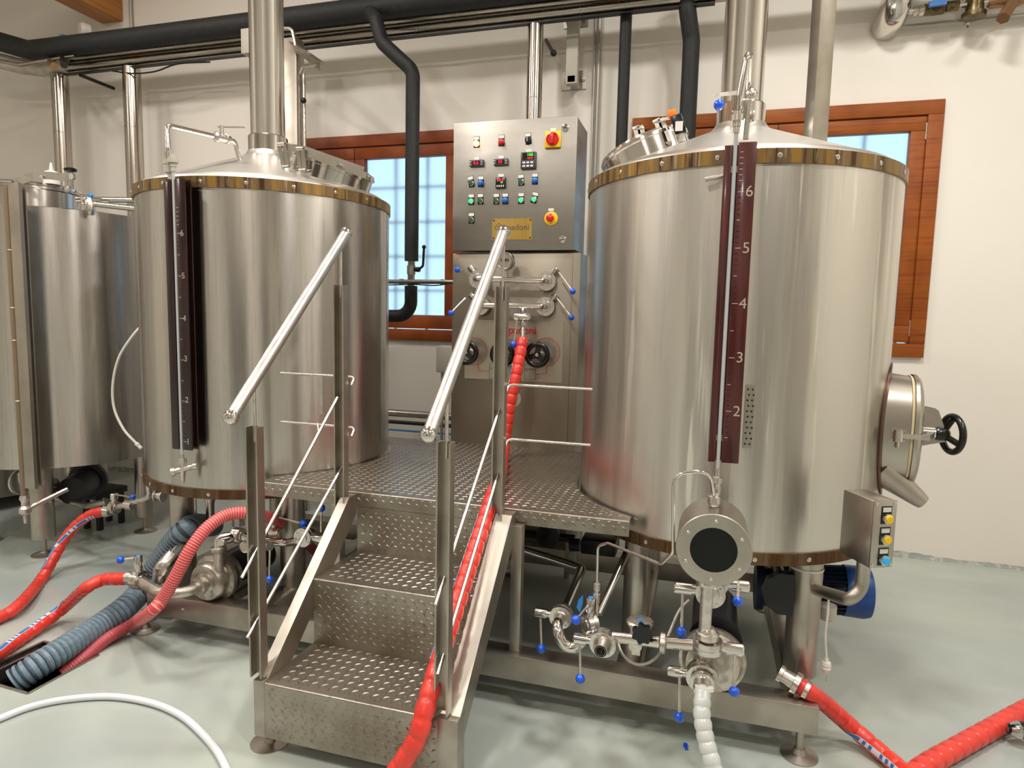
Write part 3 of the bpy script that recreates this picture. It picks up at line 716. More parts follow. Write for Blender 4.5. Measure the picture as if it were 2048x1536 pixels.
# ---------------- control cabinet ----------------
CY=3.53
cb=thing('control_panel','steel control panel box with buttons, displays and a brass plate','control panel',(-1.05,3.6,1.86))
M().b2((-1.3987,CY+.012,1.862),(-.70,3.84,2.553),.004).out('panel_box','panel',cb)
dr=M().b2((-1.399,CY,1.857),(-.699,CY+.014,2.556),.003).out('panel_door','panel',cb)
def P(px,py,off=0): return Py(px,py,CY-off)
def legend(c,par,tilt=0):
    u=V((math.cos(tilt),0,math.sin(tilt))); w=V((-math.sin(tilt),0,math.cos(tilt)))
    M().box(c+w*.010-Y*.001,(.034,.003,.060),(u,Y,w),.001).out('legend_holder','blackp',par)
    q=c+w*.029-Y*.003
    o=M().box(q,(.030,.002,.016),(u,Y,w)).out('legend','label',par)
def button(px,py,cm,name='push_button',tilt=0,ring=True,dome=False):
    c=P(px,py); 
    b=M().lathe(c,-Y,[(0,.0165),(.010,.0165),(.012,.0135),(.009,.0125)],24).out(name,'pol' if ring else cm,cb)
    pr=[(.006,.0128),(.013,.0125),(.015,.010),(.015,0)] if not dome else [(.004,.0155),(.014,.0155),(.021,.011),(.024,0)]
    M().lathe(c,-Y,pr,24).out('button_cap' if name=='push_button' else 'lamp_lens',cm,b)
    legend(c,b,tilt)
button(953.2,287.6,'lamp','pilot_lamp',ring=False,dome=True); button(1003,284.7,'redp','pilot_lamp',ring=False,dome=True)
for q in ((961.7,366.9),(1070,361.6),(1010.6,401.4)): button(*q,'bluep','pilot_lamp',ring=False,dome=True)
for q in ((943,367,.2),(1042.7,364,.08),(961,402,0),(992.7,401.8,0),(943,440,0)): button(q[0],q[1],'greenp',tilt=q[2])
for q in ((942.7,402.7,0),(1042.4,400.5,0),(1068.4,399,-.25)): button(q[0],q[1],'greenl',tilt=q[2])
c=P(1057,281); k=M().lathe(c,-Y,[(0,.018),(.012,.018),(.014,.012),(.02,.012)],20).out('selector_switch','dark',cb); M().box(c-Y*.024,(.006,.012,.022)).out('switch_key','fit',k); legend(c,k,.1)
c=P(1106.7,279.8); k=M().box(c-Y*.008,(.086,.016,.086),bev=.004).out('main_switch','yellow',cb)
M().lathe(c-Y*.016,-Y,[(0,.035),(.008,.035),(.010,.030),(.006,.026),(.006,0)],32).out('switch_dial','redp',k)
M().box(c-Y*.032,(.018,.022,.056),bev=.003).out('switch_grip','redp',k)
M().box(P(1106.7,261)+Z*.004-Y*.002,(.03,.003,.014)).out('legend','label',k)
c=P(1102.4,437); k=M().lathe(c,-Y,[(0,.037),(.004,.037),(.006,.03)],36).out('emergency_stop','yellow',cb)
M().lathe(c-Y*.005,-Y,[(0,.015),(.018,.015),(.019,.021),(.026,.022),(.031,.016),(.033,0)],28).out('stop_button','redp',k)
M().box(P(1102.4,419.5)-Y*.002,(.03,.003,.014)).out('legend','label',k)
for q,tx in (((954,327),'0.6'),((1002.5,324.5),'55')):
    c=P(*q); k=M().box(c-Y*.006,(.082,.012,.036),bev=.003).out('digital_meter','meter',cb)
    M().box(c-Y*.0125-X*.002,(.044,.001,.023)).out('display','scr',k); M().text(tx,c-Y*.0135-X*.002,X,Z,.025,.0004).out('display_digits','ledr',k)
    m=M(); 
    for s_ in(-1,1):
        for z_ in(-.007,.006): m.cyl(c+X*s_*.033-X*.002+Z*z_-Y*.0118,c+X*s_*.033-X*.002+Z*z_-Y*.0135,.003,seg=10)
    m.out('meter_keys','label',k)
    M().box(c-Y*.002+Z*.027,(.030,.003,.015)).out('legend','label',k)
c=P(1058,321.6); k=M().box(c-Y*.008,(.086,.016,.088),bev=.003).out('temperature_controller','meter',cb)
M().box(c+Z*.021-Y*.0165,(.066,.001,.036)).out('display','blackp',k)
M().text('166',c+Z*.029+X*.010-Y*.0175,X,Z,.024,.0004).out('display_digits','ledg',k); M().text('64.0',c+Z*.011+X*.010-Y*.0175,X,Z,.017,.0004).out('display_digits','ledr',k)
m=M()
for i in range(3):
    for j in range(2): m.box(c+X*(i-1)*.022-X*.002-Z*(.012+.018*j)-Y*.017,(.015,.002,.009))
m.out('controller_keys','label',k); M().box(c-Y*.002+Z*.052,(.032,.003,.015)).out('legend','label',k)
c=P(1002,366); k=M().box(c-Y*.006,(.056,.012,.060),bev=.002).out('temperature_controller','blackp',cb)
M().text('60.6',c+Z*.014-Y*.0128,X,Z,.022,.0004).out('display_digits','ledr',k); M().text('00',c+Z*.0+X*.008-Y*.0128,X,Z,.012,.0004).out('display_digits','ledg',k)
m=M()
for i in range(4): m.box(c+X*(-.018+i*.012)-Z*.018-Y*.0125,(.006,.001,.010))
m.out('controller_keys','label',k); M().box(c-Y*.002+Z*.040,(.032,.003,.015)).out('legend','label',k)
a=P(984.8,436.7); b=P(1063.5,480); c=(a+b)/2
k=M().box(c-Y*.0015,(abs(b.x-a.x),.003,abs(a.z-b.z)-.006)).out('brass_plate','brass',cb)
m=M().text('spadoni',c+X*.028-Y*.0035+Z*.008,X,Z,.046,.0004)
lc=c-X*.075+Z*.008-Y*.0035
for s_ in (.026,.012):
    m.prism([lc+X*s_,lc+Z*s_,lc-X*s_,lc-Z*s_,lc-Z*(s_-.003),lc-X*(s_-.003),lc+Z*(s_-.003),lc+X*(s_-.003)],-Y*.0004) if False else None
    for p,q in ((X,Z),(Z,-X),(-X,-Z),(-Z,X)): m.bar(lc+p*s_,lc+q*s_,.0025,.0008,hint=Y)
m.out('engraved_lettering','ink',k)
for sx in(-1,1):
    for sz in(-1,1): M().lathe(c+X*sx*.105+Z*sz*.048-Y*.003,-Y,[(0,.005),(.002,.004),(.002,0)],10).out('plate_screw','dark',k)
for q in ((1131,255.5),(1125.8,479)):
    c=P(*q); k=M().lathe(c,-Y,[(0,.019),(.006,.019),(.009,.012),(.005,.010)],24).out('panel_lock','pol',cb); M().box(c-Y*.006,(.012,.006,.004)).out('lock_insert','dark',k)
# lower cabinet
lc_=thing('equipment_cabinet','tall grey steel cabinet under the control panel with spadoni sheet and three handwheels','cabinet',(-1.03,3.6,.1))
M().b2((-1.405,3.555,.12),(-.662,3.90,1.845),.003).out('cabinet_body','cabinet',lc_)
M().b2((-1.366,3.549,.13),(-.706,3.558,1.835),.001).out('cabinet_door','cabinet',lc_)
for x in (-1.38,-.69):
    for y in (3.6,3.86): M().cyl((x,y,0),(x,y,.13),.02,seg=14).out('cabinet_foot','frame',lc_)
LY=3.549
def Q(px,py,off=0): return Py(px,py,LY-off)
a=Q(931,639); b=Q(1124,766); c=(a+b)/2
sh=M().b2((a.x,LY-.004,b.z),(b.x,LY+.001,a.z)).out('schematic_sheet','sheet',lc_)
M().text('spadoni',Q(1040.5,661,.006),X,Z,.060,.0005,bold=.0012).out('sheet_lettering','redline',sh)
m=M()
def ln(pts,th=.003,mm=None):
    for p,q in zip(pts,pts[1:]):
        m.bar(Q(*p,.005),Q(*q,.005),th,.001,hint=Y)
ln([(956,722),(957,741),(977,742)]); ln([(1094,731),(1093,747),(1073,748)]); ln([(1008,763.5),(1022,763.5)])
for q in ((948,702),(1019,706),(1092,704)): m.torus(Q(*q,.005),Y,.078,.0015,40,6)
m.out('sheet_red_lines','redline',sh)
m=M()
def vessel(x,y):
    for a_ in ([(x-11,y-13),(x-11,y+14)],[(x+11,y-13),(x+11,y+14)],[(x-11,y-13),(x-5,y-18),(x-3,y-28)],[(x+11,y-13),(x+5,y-18),(x+3,y-28)],[(x-11,y-6),(x+11,y-6)],[(x-12,y+15),(x+12,y+15)],[(x-8,y-6),(x-6,y-2)],[(x,y-6),(x,y-2)],[(x+7,y-6),(x+5,y-2)],[(x+11,y+4),(x+17,y+5),(x+17,y+12),(x+12,y+14)]): ln(a_,.0016)
vessel(1060,744); vessel(990,742)
m.out('sheet_black_lines','blackl',sh)
def wheel(px,py,par,hubm='fit'):
    c=Q(px,py,.0); f=c-Y*.09
    w=M(); w.lathe(f+Y*.0,Y,[(-.004,.016),(.03,.016)],18); w.torus(f,Y,.058,.0145,36,12)
    for k in range(3):
        t=math.radians(80+k*120); e=X*math.cos(t)+Z*math.sin(t); w.bar(f,f+e*.055,.03,.012,hint=Y)
    w.lathe(f+Y*.002,Y,[(0,.040),(.008,.040)],24,a0=-1.2,a1=1.4,cap=False)
    o=w.out('handwheel','blackp',par)
    M().lathe(f-Y*.006,-Y,[(-.004,.010),(.004,.010),(.006,0)],14).out('wheel_nut',hubm,o)
    M().cyl(f+Y*.02,c,.012,seg=14).lathe(c,-Y,[(0,.03),(.02,.03),(.022,.018),(.05,.016)],18).out('valve_stem','fit',o)
wheel(943.5,703,lc_); wheel(1014,707,lc_); wheel(1082,708,lc_)
M().lathe(Q(1027,797),-Y,[(0,.046),(.004,.046),(.005,.04),(.005,0)],32).out('round_label','grey',lc_)
# ---------------- butterfly valves ----------------
VG='butterfly valves with blue ball levers'
def valve(label,c,ax,neck,hs,ball,r=.042,nl=.075,nr=.018,nozzle=0,mt='fit',stem_blue=False,ballr=.0165,name='butterfly_valve',t=.018):
    c=V(c); ax=V(ax).normalized(); neck=V(neck).normalized()
    o=thing(name,label,'valve',c,VG)
    m=M().lathe(c,ax,[(-t-.004,r*.55),(-t,r*.6),(-t,r),(-.003,r),(-.003,r*.95),(.003,r*.95),(.003,r),(t,r),(t,r*.6),(t+.004,r*.55)],32)
    a,b,_=frame(ax)
    for k in range(4):
        q=c+(a*math.cos(.6+k*PI/2)+b*math.sin(.6+k*PI/2))*r*.8; m.cyl(q-ax*(t+.004),q+ax*(t+.004),.0042,seg=6)
    m.out('valve_body',mt,o)
    n0=c+neck*r*.8; n1=c+neck*(r+nl)
    m=M().cyl(n0,n1,nr*.75,seg=16).lathe(c+neck*(r+.012),neck,[(0,nr),(nl-.014,nr),(nl-.010,nr*.85),(nl-.010,0)],22); nk=m.out('actuator_neck','pol',o)
    if stem_blue: M().lathe(c+neck*(r+.0015+nl),neck,[(0,nr*.6),(.002,nr*.5),(.002,0)],14).out('neck_cap','ltblue',nk)
    hs=V(hs);ball=V(ball); ln_=M().cyl(hs,ball,.0048,seg=10).out('lever_rod','fit',o)
    M().sph(ball,ballr,20).out('ball_knob','blue',o)
    if nozzle:
        M().lathe(c-Y*0+ax*t,ax,[(0,r*.72),(nozzle*.3,r*.68),(nozzle,r*.52),(nozzle+.004,r*.50),(nozzle+.004,r*.36),(nozzle-.002,r*.33),(nozzle-.03,r*.30),(nozzle-.03,0)],28,cap=False).out('open_nozzle','fit',o)
        M().torus(c+ax*(t+nozzle+.003),ax,r*.42,.0026,28,8).lathe(c+ax*(t+nozzle-.02),ax,[(0,r*.31),(.001,0)],20,cap=False).out('seal_ring_dark_bore','blackp',o)  # o-ring, plus a black disc painting the shade inside the bore
    return o
def clamp(c,ax,r,par,name='clamp_ring',mt='fit',w=.012):
    c=V(c); return M().lathe(c,ax,[(-w,r*.8),(-w*.7,r),(w*.7,r),(w,r*.8)],28).lathe(c+frame(ax)[0]*r,frame(ax)[1],[(-.012,.007),(.012,.007)],8).out(name,mt,par)
# ---------------- skid frame ----------------
sk=thing('base_frame','low stainless base frame under both kettles with round levelling feet','base frame',(-1,2.36,0))
M().b2((-2.40,2.31,.097),(.437,2.40,.197),.003).out('front_rail','frame',sk)
M().b2((-2.52,3.50,.097),(.437,3.59,.197),.003).out('rear_rail','frame',sk)
for x in (-2.475,-1.834,-.215,.392): M().b2((x-.045,2.40,.097),(x+.045,3.50,.195),.003).out('cross_beam','frame',sk)
for x in (-2.44,-1.0,.388):
    for y in (2.335,3.54): M().cyl((x,y,.015),(x,y,.10),.014,seg=14).lathe((x,y,0),Z,[(0,.062),(.005,.062),(.014,.026),(.03,.018)],28).out('levelling_foot','frame',sk)
xx=Py(1033,1200,2.36).x; M().b2((xx-.021,2.34,.197),(xx+.021,2.382,.70),.002).out('support_post','frame',sk)
xx=Py(676,1105,2.36).x; M().b2((xx-.021,2.34,.197),(xx+.021,2.382,.70),.002).out('support_post','frame',sk)
xx=Py(1145,1090,3.2).x; M().b2((xx-.03,3.17,.197),(xx+.03,3.23,.70),.002).out('support_post','frame',sk)
# ---------------- left pump group ----------------
p=thing('centrifugal_pump','round stainless centrifugal pump under the left kettle with curved inlet pipe','pump',Py(413,1205,2.36))
c=Py(413,1165,2.33)
M().lathe(c,Y,[(-.012,.05),(-.010,.078),(0,.085),(.045,.088),(.048,.108),(.062,.110),(.072,.108)],44).out('volute','cast',p)
M().lathe(c+Y*.072,Y,[(0,.07),(.03,.07)],32).lathe(c+Y*.10,Y,[(0,.098),(.02,.098),(.02,.08)],40).out('motor_flange','cast',p)
M().lathe(c+Y*.125,Y,[(0,.075),(.27,.075),(.28,.06)],32).out('pump_motor','dark',p)
M().b2(c+V((-.06,.10,-.13)),c+V((.06,.34,-.09))).out('motor_foot','frame',p)
i0=c-Y*.012; 
M().lathe(i0,-Y,[(-.005,.046),(.004,.046),(.008,.034),(.03,.034),(.032,.040),(.044,.040),(.046,.026)],28).out('inlet_union','cast',p)
va=Py(278,1160,2.26)
M().tube([i0,i0-Y*.115,V((va.x+.16,i0.y-.115+.0,(va.z+i0.z)/2-.01)),va],.0235,[.07,.06],seg=18,n=12).out('inlet_pipe','cast',p)
o0=c+V((.052,.02,.05)); o1=V((o0.x,o0.y,Py(438,1098,o0.y).z)); e1=Py(437,1078,o0.y); 
M().cyl(o0,o1,.0225,seg=20).lathe(o1,Z,[(-.012,.026),(-.008,.034),(.008,.034),(.012,.026)],24).out('outlet_neck','cast',p)
vb=Py(477,1071,2.40)
M().tube([o1,V((o1.x,o1.y,vb.z+.0)),vb],.019,.045,seg=16,n=10).out('outlet_elbow','fit',p)
d0=c+V((-.01,-.0,-.085)); m=M().cyl(d0,d0-Z*.07,.010,seg=12).lathe(d0-Z*.035,-Z,[(0,.015),(.02,.015),(.022,.011),(.05,.011)],8).cyl(d0-Z*.05,d0-Z*.05-X*.11-Y*.02,.003,seg=8); m.out('drain_cock','fit',p)
valve('butterfly valve joining a red hose to the left pump, ball lever pointing left',va,X,Z,va+V((-.0,-.0,.105)),Py(241,1120,2.22),r=.043,nl=.07,stem_blue=True)
valve('butterfly valve on the left pump outlet hidden by the stair post, lever hanging down',vb,X,-Y+Z*.05,Py(540,1100,2.33),Py(538.6,1159,2.33),r=.036)
t=thing('process_pipe','polished pipe with two bends running under the platform from the left pump','pipe',vb)
vc=Py(548,1068,2.50); vd=Py(609,1073,2.42)
M().tube([vb,Py(500,1078,2.42),Py(575,1086,2.44),Py(605,1078,2.40),vd+Y*.06],.018,[.03,.06,.04],seg=16).out('bent_pipe','pol',t)
M().cyl(Py(515,1090,2.40),Py(540,1093,2.38),.021,seg=18).cyl(Py(492,1093,2.40),Py(492,1093,2.33),.020,seg=18).lathe(Py(492,1093,2.34),-Y,[(0,.026),(.01,.026),(.012,.018),(.004,.014)],20).out('tee_fitting','fit',t)
valve('butterfly valve under the platform with lever pointing right behind the stair rods',vc,X+Y*.5,Z,Py(559,1036,2.48),Py(606.6,1047,2.46),r=.036,nl=.06)
valve('butterfly valve near the left stringer top with lever standing up',vd,Y,X,Py(642,1064,2.42),Py(643,1016.4,2.42),r=.042,nl=.06)
# outlet of the left kettle
t=thing('kettle_outlet','clamped outlet cone hanging under the left kettle','pipe fitting',Py(420,1040,2.62))
q=Py(420,1005,2.62)
M().lathe(V((q.x,2.62,.66)),-Z,[(0,.03),(.03,.03),(.032,.055),(.045,.058),(.060,.055),(.062,.035),(.12,.02),(.25,.02)],28).out('outlet_cone','fit',t)
M().bar(V((q.x-.10,2.60,.615)),V((q.x,2.6,.615)),.03,.02).cyl(V((q.x-.07,2.6,.61)),V((q.x-.07,2.6,.44)),.006,seg=10).out('support_rod','fit',t)
M().cyl(Py(477,1043,2.55)-Z*.02,Py(477,1043,2.55)+Z*.02,.028,seg=8).out('hex_union','fit',t)
# sight glass and big elbow left of pump
t=thing('sight_glass','slanted glass sight tube with steel clamps behind the pink hose','sight glass',Py(342,1113,2.42))
a=Py(342,1115,2.42); b=Py(376,1075,2.52); dv=(b-a).normalized(); 
M().cyl(a,b,.022,seg=18).out('glass_tube','gtube',t)
m=M()
for s_ in (a,b): m.lathe(s_,dv,[(-.010,.036),(.010,.036)],26)
x_,y_,_=frame(dv)
for k in range(4):
    e=x_*math.cos(k*PI/2+.4)+y_*math.sin(k*PI/2+.4); m.cyl(a+e*.030,b+e*.030,.003,seg=6)
m.out('clamp_flanges','fit',t)
M().tube([a,a-dv*.06,Py(320,1160,2.42),Py(330,1180,2.42)],.036,[.05,.03],seg=20).out('wide_elbow','fit',t)
# ---------------- left valve group by tank 3 ----------------
t=thing('process_pipe','long pipe low behind the far left tank leg bending to the red hose valve','pipe',Py(183,1010,2.95))
M().tube([Py(60,985,3.3),Py(103,994.5,3.15),Py(175,1012,2.98),Py(215,1003,2.92)],.018,[.05,.08],seg=14).out('bent_pipe','fit',t)
vv=Py(229,1015,2.86)
valve('butterfly valve beside the far left tank where the long red hose ends, lever right',vv,X*.9-Y*.1+Z*.1,Z,Py(231,989,2.85),Py(265.6,994.5,2.80),r=.036,nl=.045,nr=.020)
M().tube([vv,Py(252,1008,2.86),Py(284,999,2.86),Py(299,993,2.86),Py(297,968,2.86)],.016,.03,seg=14).lathe(Py(252,1009,2.86),X,[(0,.026),(.05,.026)],18).lathe(Py(312,991,2.86),X,[(0,.03),(.01,.03),(.014,.02),(.04,.02),(.044,.03),(.054,.03)],18).out('side_branch','fit',t)
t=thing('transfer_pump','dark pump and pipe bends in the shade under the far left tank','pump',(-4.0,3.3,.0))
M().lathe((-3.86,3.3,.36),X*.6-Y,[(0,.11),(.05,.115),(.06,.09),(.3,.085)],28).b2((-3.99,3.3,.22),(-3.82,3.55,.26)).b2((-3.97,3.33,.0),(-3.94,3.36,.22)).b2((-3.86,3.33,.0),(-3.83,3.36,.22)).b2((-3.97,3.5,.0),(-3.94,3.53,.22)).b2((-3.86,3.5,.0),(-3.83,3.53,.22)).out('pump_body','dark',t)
M().tube([(-4.25,3.15,.52),(-4.25,3.15,.33),(-4.0,3.05,.33),(-3.85,3.05,.40)],.03,.05).lathe((-4.25,3.15,.5),Z,[(-.01,.05),(.01,.05)],20).tube([(-3.95,3.25,.54),(-3.95,3.25,.36)],.045).torus((-4.06,3.0,.40),X,.075,.012,24,8).out('pump_piping','fit',t)
# two level pipes between tank 3 and left kettle
t=thing('transfer_pipes','pair of polished level pipes joining the far left tank to the left kettle','pipe',Py(200,405,3.2))
M().tube([Py(153,399,3.05),Py(275,400,3.2)],.0165,seg=16).tube([Py(190,408,3.0),Py(278,418,3.1)],.0165,seg=16).out('level_pipe','pol',t)
m=M().cyl(Py(172,400,3.05),Py(180,412,3.0),.012).lathe(Py(170,400,3.06),X,[(0,.03),(.012,.03),(.014,.02),(.03,.02),(.032,.03),(.044,.03)],18); m.out('pipe_union','fit',t); M().lathe(Py(180,412,3.0),Z,[(-.05,.02),(-.03,.028),(.03,.028),(.05,.014)],14).out('pipe_tee','fit',t); M().cyl(Py(153,399,3.05),Py(153,418,3.05),.012,seg=12).out('down_pipe','fit',t)
M().sph(Py(181,392,3.0),.016,14).out('blue_cap','ltblue',t)
# ---------------- right pump group ----------------
ln0=Py(1427,1100,1.95); lr=.106
t=thing('sight_lantern','steel drum with round black window standing on the right pump pipe','sight glass',ln0-Z*.12)
M().lathe(ln0,Y,[(.008,.098),(.012,lr),(.19,lr),(.20,.095),(.205,.0)],64,cap=False).out('drum','sat',t)
fr_=M().lathe(ln0,Y,[(.010,lr+.001),(.010,lr+.002),(0,lr+.002),(-.002,lr),(-.002,.067),(.006,.066)],64,cap=False).out('window_ring','sat',t)
M().lathe(ln0+Y*.004,-Y,[(-.001,.067),(0,.066),(0,0)],48,cap=False).out('black_window','glassblk',t)
for k in range(6):
    a=math.radians(88+k*60+ (0)); q=ln0+X*math.cos(a)*.087+Z*math.sin(a)*.087
    M().lathe(q-Y*.002,-Y,[(0,.0058),(.002,.0055),(.004,.003),(.004,0)],12).out('ring_screw','pol',fr_)
px_=Py(1413,1200,2.04); lx=ln0.x-.004
top=V((px_.x,2.04,ln0.z-lr*.96))
pm_=thing('centrifugal_pump','stainless centrifugal pump below the round black window with white hose on its nozzle','pump',Py(1424,1390,2.2))
vz=Py(1415,1290,2.04)
rp=thing('riser_pipe','short upright pipe with clamp rings between the window drum and the right pump','pipe',vz)
M().cyl(top+Z*.01,V((top.x,2.04,vz.z+.02)),.0185,seg=24).out('upright_pipe','fit',rp)
for py in (1163,): clamp(Py(1415,py,2.04),Z,.034,rp)
clamp(Py(1415,1270,2.04),Z,.035,rp); M().lathe(Py(1415,1254,2.04),-Z,[(0,.02),(.012,.028),(.016,.028)],24).out('ferrule','fit',rp)
pc=Py(1424,1321,2.2)
M().lathe(pc,Y,[(-.05,.045),(-.035,.085),(-.005,.098),(-.003,.108),(.008,.110),(.02,.108)],48).out('volute','cast',pm_)
M().lathe(pc+Y*.022,Y,[(0,.10),(.015,.10),(.02,.08)],40).out('back_flange','cast',pm_)
M().lathe(pc+V((.01,.05,.045)),Y,[(0,.088),(.02,.088),(.022,.08),(.30,.08)],36).out('pump_motor','dark',pm_)
M().tube([Py(1380,1335,2.16),pc+V((-.02,-.06,0.04))],.004).out('red_wire','redline',pm_)
valve('butterfly valve on the riser above the right pump, lever hanging at the right',vz,Z,X,Py(1469,1305,2.04),Py(1468.5,1383,2.02),r=.045,nl=.06,nr=.019)
vn=Py(1405,1352,2.06)
M().cyl(V((vn.x,2.075,vz.z)),V((vn.x,2.08,vn.z)),.019,seg=20).tube([vn+Y*.12,vn],.03).out('inlet_neck','cast',pm_)
valve('butterfly valve facing forward where the white hose starts, lever hanging at the left',vn,-Y-Z*.12,-X,Py(1359,1352,2.06),Py(1358.5,1434,2.04),r=.050,nl=.055,nr=.017)
M().lathe(vn-Y*.02-Z*.003,-Y-Z*.25,[(0,.036),(.012,.036),(.014,.028),(.05,.026)],26).out('hose_tail','fit',pm_)
vu=Py(1421,1185,2.13)
valve('butterfly valve right behind the riser under the black window, lever hanging at the left',vu,-Y,-X,Py(1365,1185,2.12),Py(1362.5,1263,2.10),r=.046,nl=.065,nr=.019)
valve('butterfly valve peeping out right of the window drum, short lever with blue ball',Py(1432,1166,2.2),-Y,X,Py(1477,1162,2.19),Py(1475,1203,2.15),r=.038,nl=.065,nr=.019)
M().tube([vu+Y*.02,vu+Y*.2,V((.10,2.9,.5)),V((.10,2.9,.65))],.022,.08).out('suction_pipe','fit',rp)
# pipe from the riser to the left
t=thing('process_pipe','polished pipe with front elbow running left from the right pump above the base rail','pipe',Py(1200,1280,2.15))
v1=Py(1122.6,1232,2.24)
M().tube([v1,v1-Y*.10,V((v1.x+.05,v1.y-.10,v1.z-.085)),Py(1180,1268,2.15),Py(1325,1285,2.10),Py(1400,1291,2.06)],.0195,[.04,.05,.04,.03],seg=20,n=10).out('bent_pipe','pol',t)
clamp(Py(1325.6,1286,2.10),X,.034,t,w=.011)
valve('butterfly valve at the elbow beside the platform post, lever hanging down',v1,-Y,-X,Py(1081,1236,2.24),Py(1082.7,1297.5,2.22),r=.041,nl=.055,nr=.017)
v2=Py(1180,1250,2.22)
valve('butterfly valve with blue topped upright neck behind the bent pipe',v2,X*.7+Y*.6,Z,Py(1175,1212,2.20),Py(1151.6,1240,2.10),r=.038,nl=.062,nr=.0185,stem_blue=True)
v3=Py(1207,1285,2.12)
valve('butterfly valve with open round nozzle facing forward above the base rail',v3,-Y-X*.03-Z*.05,-X,Py(1159.5,1283,2.11),Py(1160.4,1357.6,2.09),r=.045,nl=.055,nr=.019,nozzle=.035)
M().cyl(v3+Y*.02,v3+Y*.06,.02,seg=16).out('branch_stub','fit',t)
# regulator with star knob
t=thing('diaphragm_valve','flat topped diaphragm valve with black star knob on the low pipe','valve',Py(1280,1300,2.13))
c=Py(1278,1270,2.13)
M().lathe(Py(1280,1240,2.13)-Z*.012,Z,[(-.04,.030),(-.012,.036),(0,.044),(.008,.045),(.012,.040),(.0125,0)],32).out('valve_top','fit',t)
M().cyl(Py(1280,1250,2.13),c-Z*.015,.028,seg=20).lathe(Py(1271,1290,2.11),-Y,[(0,.02),(.008,.022)],16).b2(Py(1264,1285,2.11),Py(1281,1306,2.13)).out('valve_body','fit',t)
m=M(); k0=Py(1284,1270,2.07); N=56
R=[.031*(1+.13*math.cos(7*2*PI*i/N)) for i in range(N)]
m.prism([k0+(X*math.cos(2*PI*i/N)+Z*math.sin(2*PI*i/N))*R[i] for i in range(N)],Y*.022); m.cyl(k0+Y*.02,k0+Y*.06,.010,seg=12); m.out('star_knob','blackp',t)
M().lathe(Py(1280,1240,2.13)+Z*.0005,Z,[(0,.009),(.003,.008),(.003,0)],14).out('blue_cap','ltblue',t)
# dark pipes behind
t=thing('drain_pipe','dark polished pipe with sharp bend below the platform, right of its post','pipe',Py(1173,1146,2.7))
M().tube([Py(1000,1085,2.9),Py(1165,1137,2.75),Py(1130,1215,2.32)],.0185,.04,seg=16).out('bent_pipe','pol',t)
t=thing('drain_pipe','thin dark pipe slanting up toward the right kettle leg','pipe',Py(1201,1220,2.4))
M().cyl(Py(1198,1228,2.40),Py(1262,1085,2.62),.0145,seg=16).out('straight_pipe','pol',t)
t=thing('sampling_tube','thin bent steel tube looping from the window drum to the sample cock','tube',Py(1194,1170,2.25))
M().tube([Py(1194,1170,2.25),Py(1195.5,1092,2.25),Py(1215,1086,2.22),Py(1322,1129,2.02),Py(1346,1105,1.98),Py(1347,948,1.98),Py(1420,940,2.0),Py(1428,990,2.03)],.0052,[.03,.04,.04,.03,.04,.07],seg=12).out('thin_tube','pol',t)
M().lathe(Py(1428,1004,2.04),Z,[(-.012,.015),(.0,.019),(.018,.019),(.02,.013),(.03,.010)],20).out('tube_union','fit',t)
M().lathe(Py(1194,1176,2.25),Z,[(-.10,.011),(-.055,.011),(-.05,.015),(-.02,.015),(-.018,.011),(-.006,.011),(-.004,.016),(.02,.016),(.022,.008)],16).out('knurled_nut','fit',t)
M().prism([Py(1160,1225,2.2),Py(1153,1215,2.2),Py(1157,1200,2.2),Py(1166,1190,2.2),Py(1165,1208,2.2)],Y*.004).out('blue_lever','ltblue',t)
t=thing('valve_spindle','black disc on a dark horizontal shaft behind the platform post','machine part',Py(1097,1069,3.0))
M().lathe(Py(1097,1069,3.0),-Y,[(0,.058),(.02,.058),(.024,.045),(.03,.02)],28).out('spindle_disc','dark',t); M().cyl(Py(1040,1066,3.02),Py(1150,1078,3.02),.02,seg=14).out('spindle_shaft','dark',t)
t=thing('drive_housing','dark drive housing in the shade under the right edge of the platform','machine',Py(1200,1090,2.95))
M().b2(Py(1160,1108,2.9),Py(1240,1066,3.05),.01).cyl(Py(1160,1090,2.97),Py(1140,1090,2.97),.03).out('housing','dark',t)
cb_=thing('grey_cable','grey cable drooping under the star knob valve up to the right pump','cable',Py(1282,1328,2.1))
M().sweep(spline([Py(1236,1285,2.18),Py(1243,1305,2.15),Py(1262,1324,2.13),Py(1285,1329,2.12),Py(1309,1318,2.12),Py(1325,1296,2.15),Py(1340,1262,2.2),Py(1358,1222,2.25),Py(1378,1200,2.28)],.01),.0052,seg=10).out('cable_run','cond',cb_)
# gear motor under right kettle
g=thing('gear_motor','blue finned gear motor lying under the right kettle','motor',Py(1660,1240,2.95))
a=Py(1632,1178,2.92); b=Py(1688,1180,2.92); c=Py(1735,1181,2.92)
m=M(); m.cyl(a,b,.088,seg=32)
for k in range(28):
    t_=2*PI*k/28; e=Y*math.cos(t_)+Z*math.sin(t_); m.bar(a+e*.09,b+e*.09,.005,.022,hint=e)
m.out('finned_body','motord',g)
M().lathe(b-X*.005,X,[(0,.104),(.075,.106),(.10,.098),(.106,.08),(.106,0)],40,cap=False).out('fan_cowl','motor',g)
M().b2(b+V((-.085,-.125,-.02)),b+V((-.02,-.09,.05)),.006).out('terminal_box','motord',g)
m=M().lathe(b+V((-.05,-.1,-.01)),-Y,[(0,.008),(.02,.008)],12); m.out('cable_gland','fit',g)
m=M(); m.b2(Py(1545,1135,2.85),Py(1632,1205,3.0),.01); m.lathe(Py(1510,1170,2.9),X,[(0,.10),(.03,.10),(.032,.08),(.12,.08)],32); m.out('gearbox','motord',g)
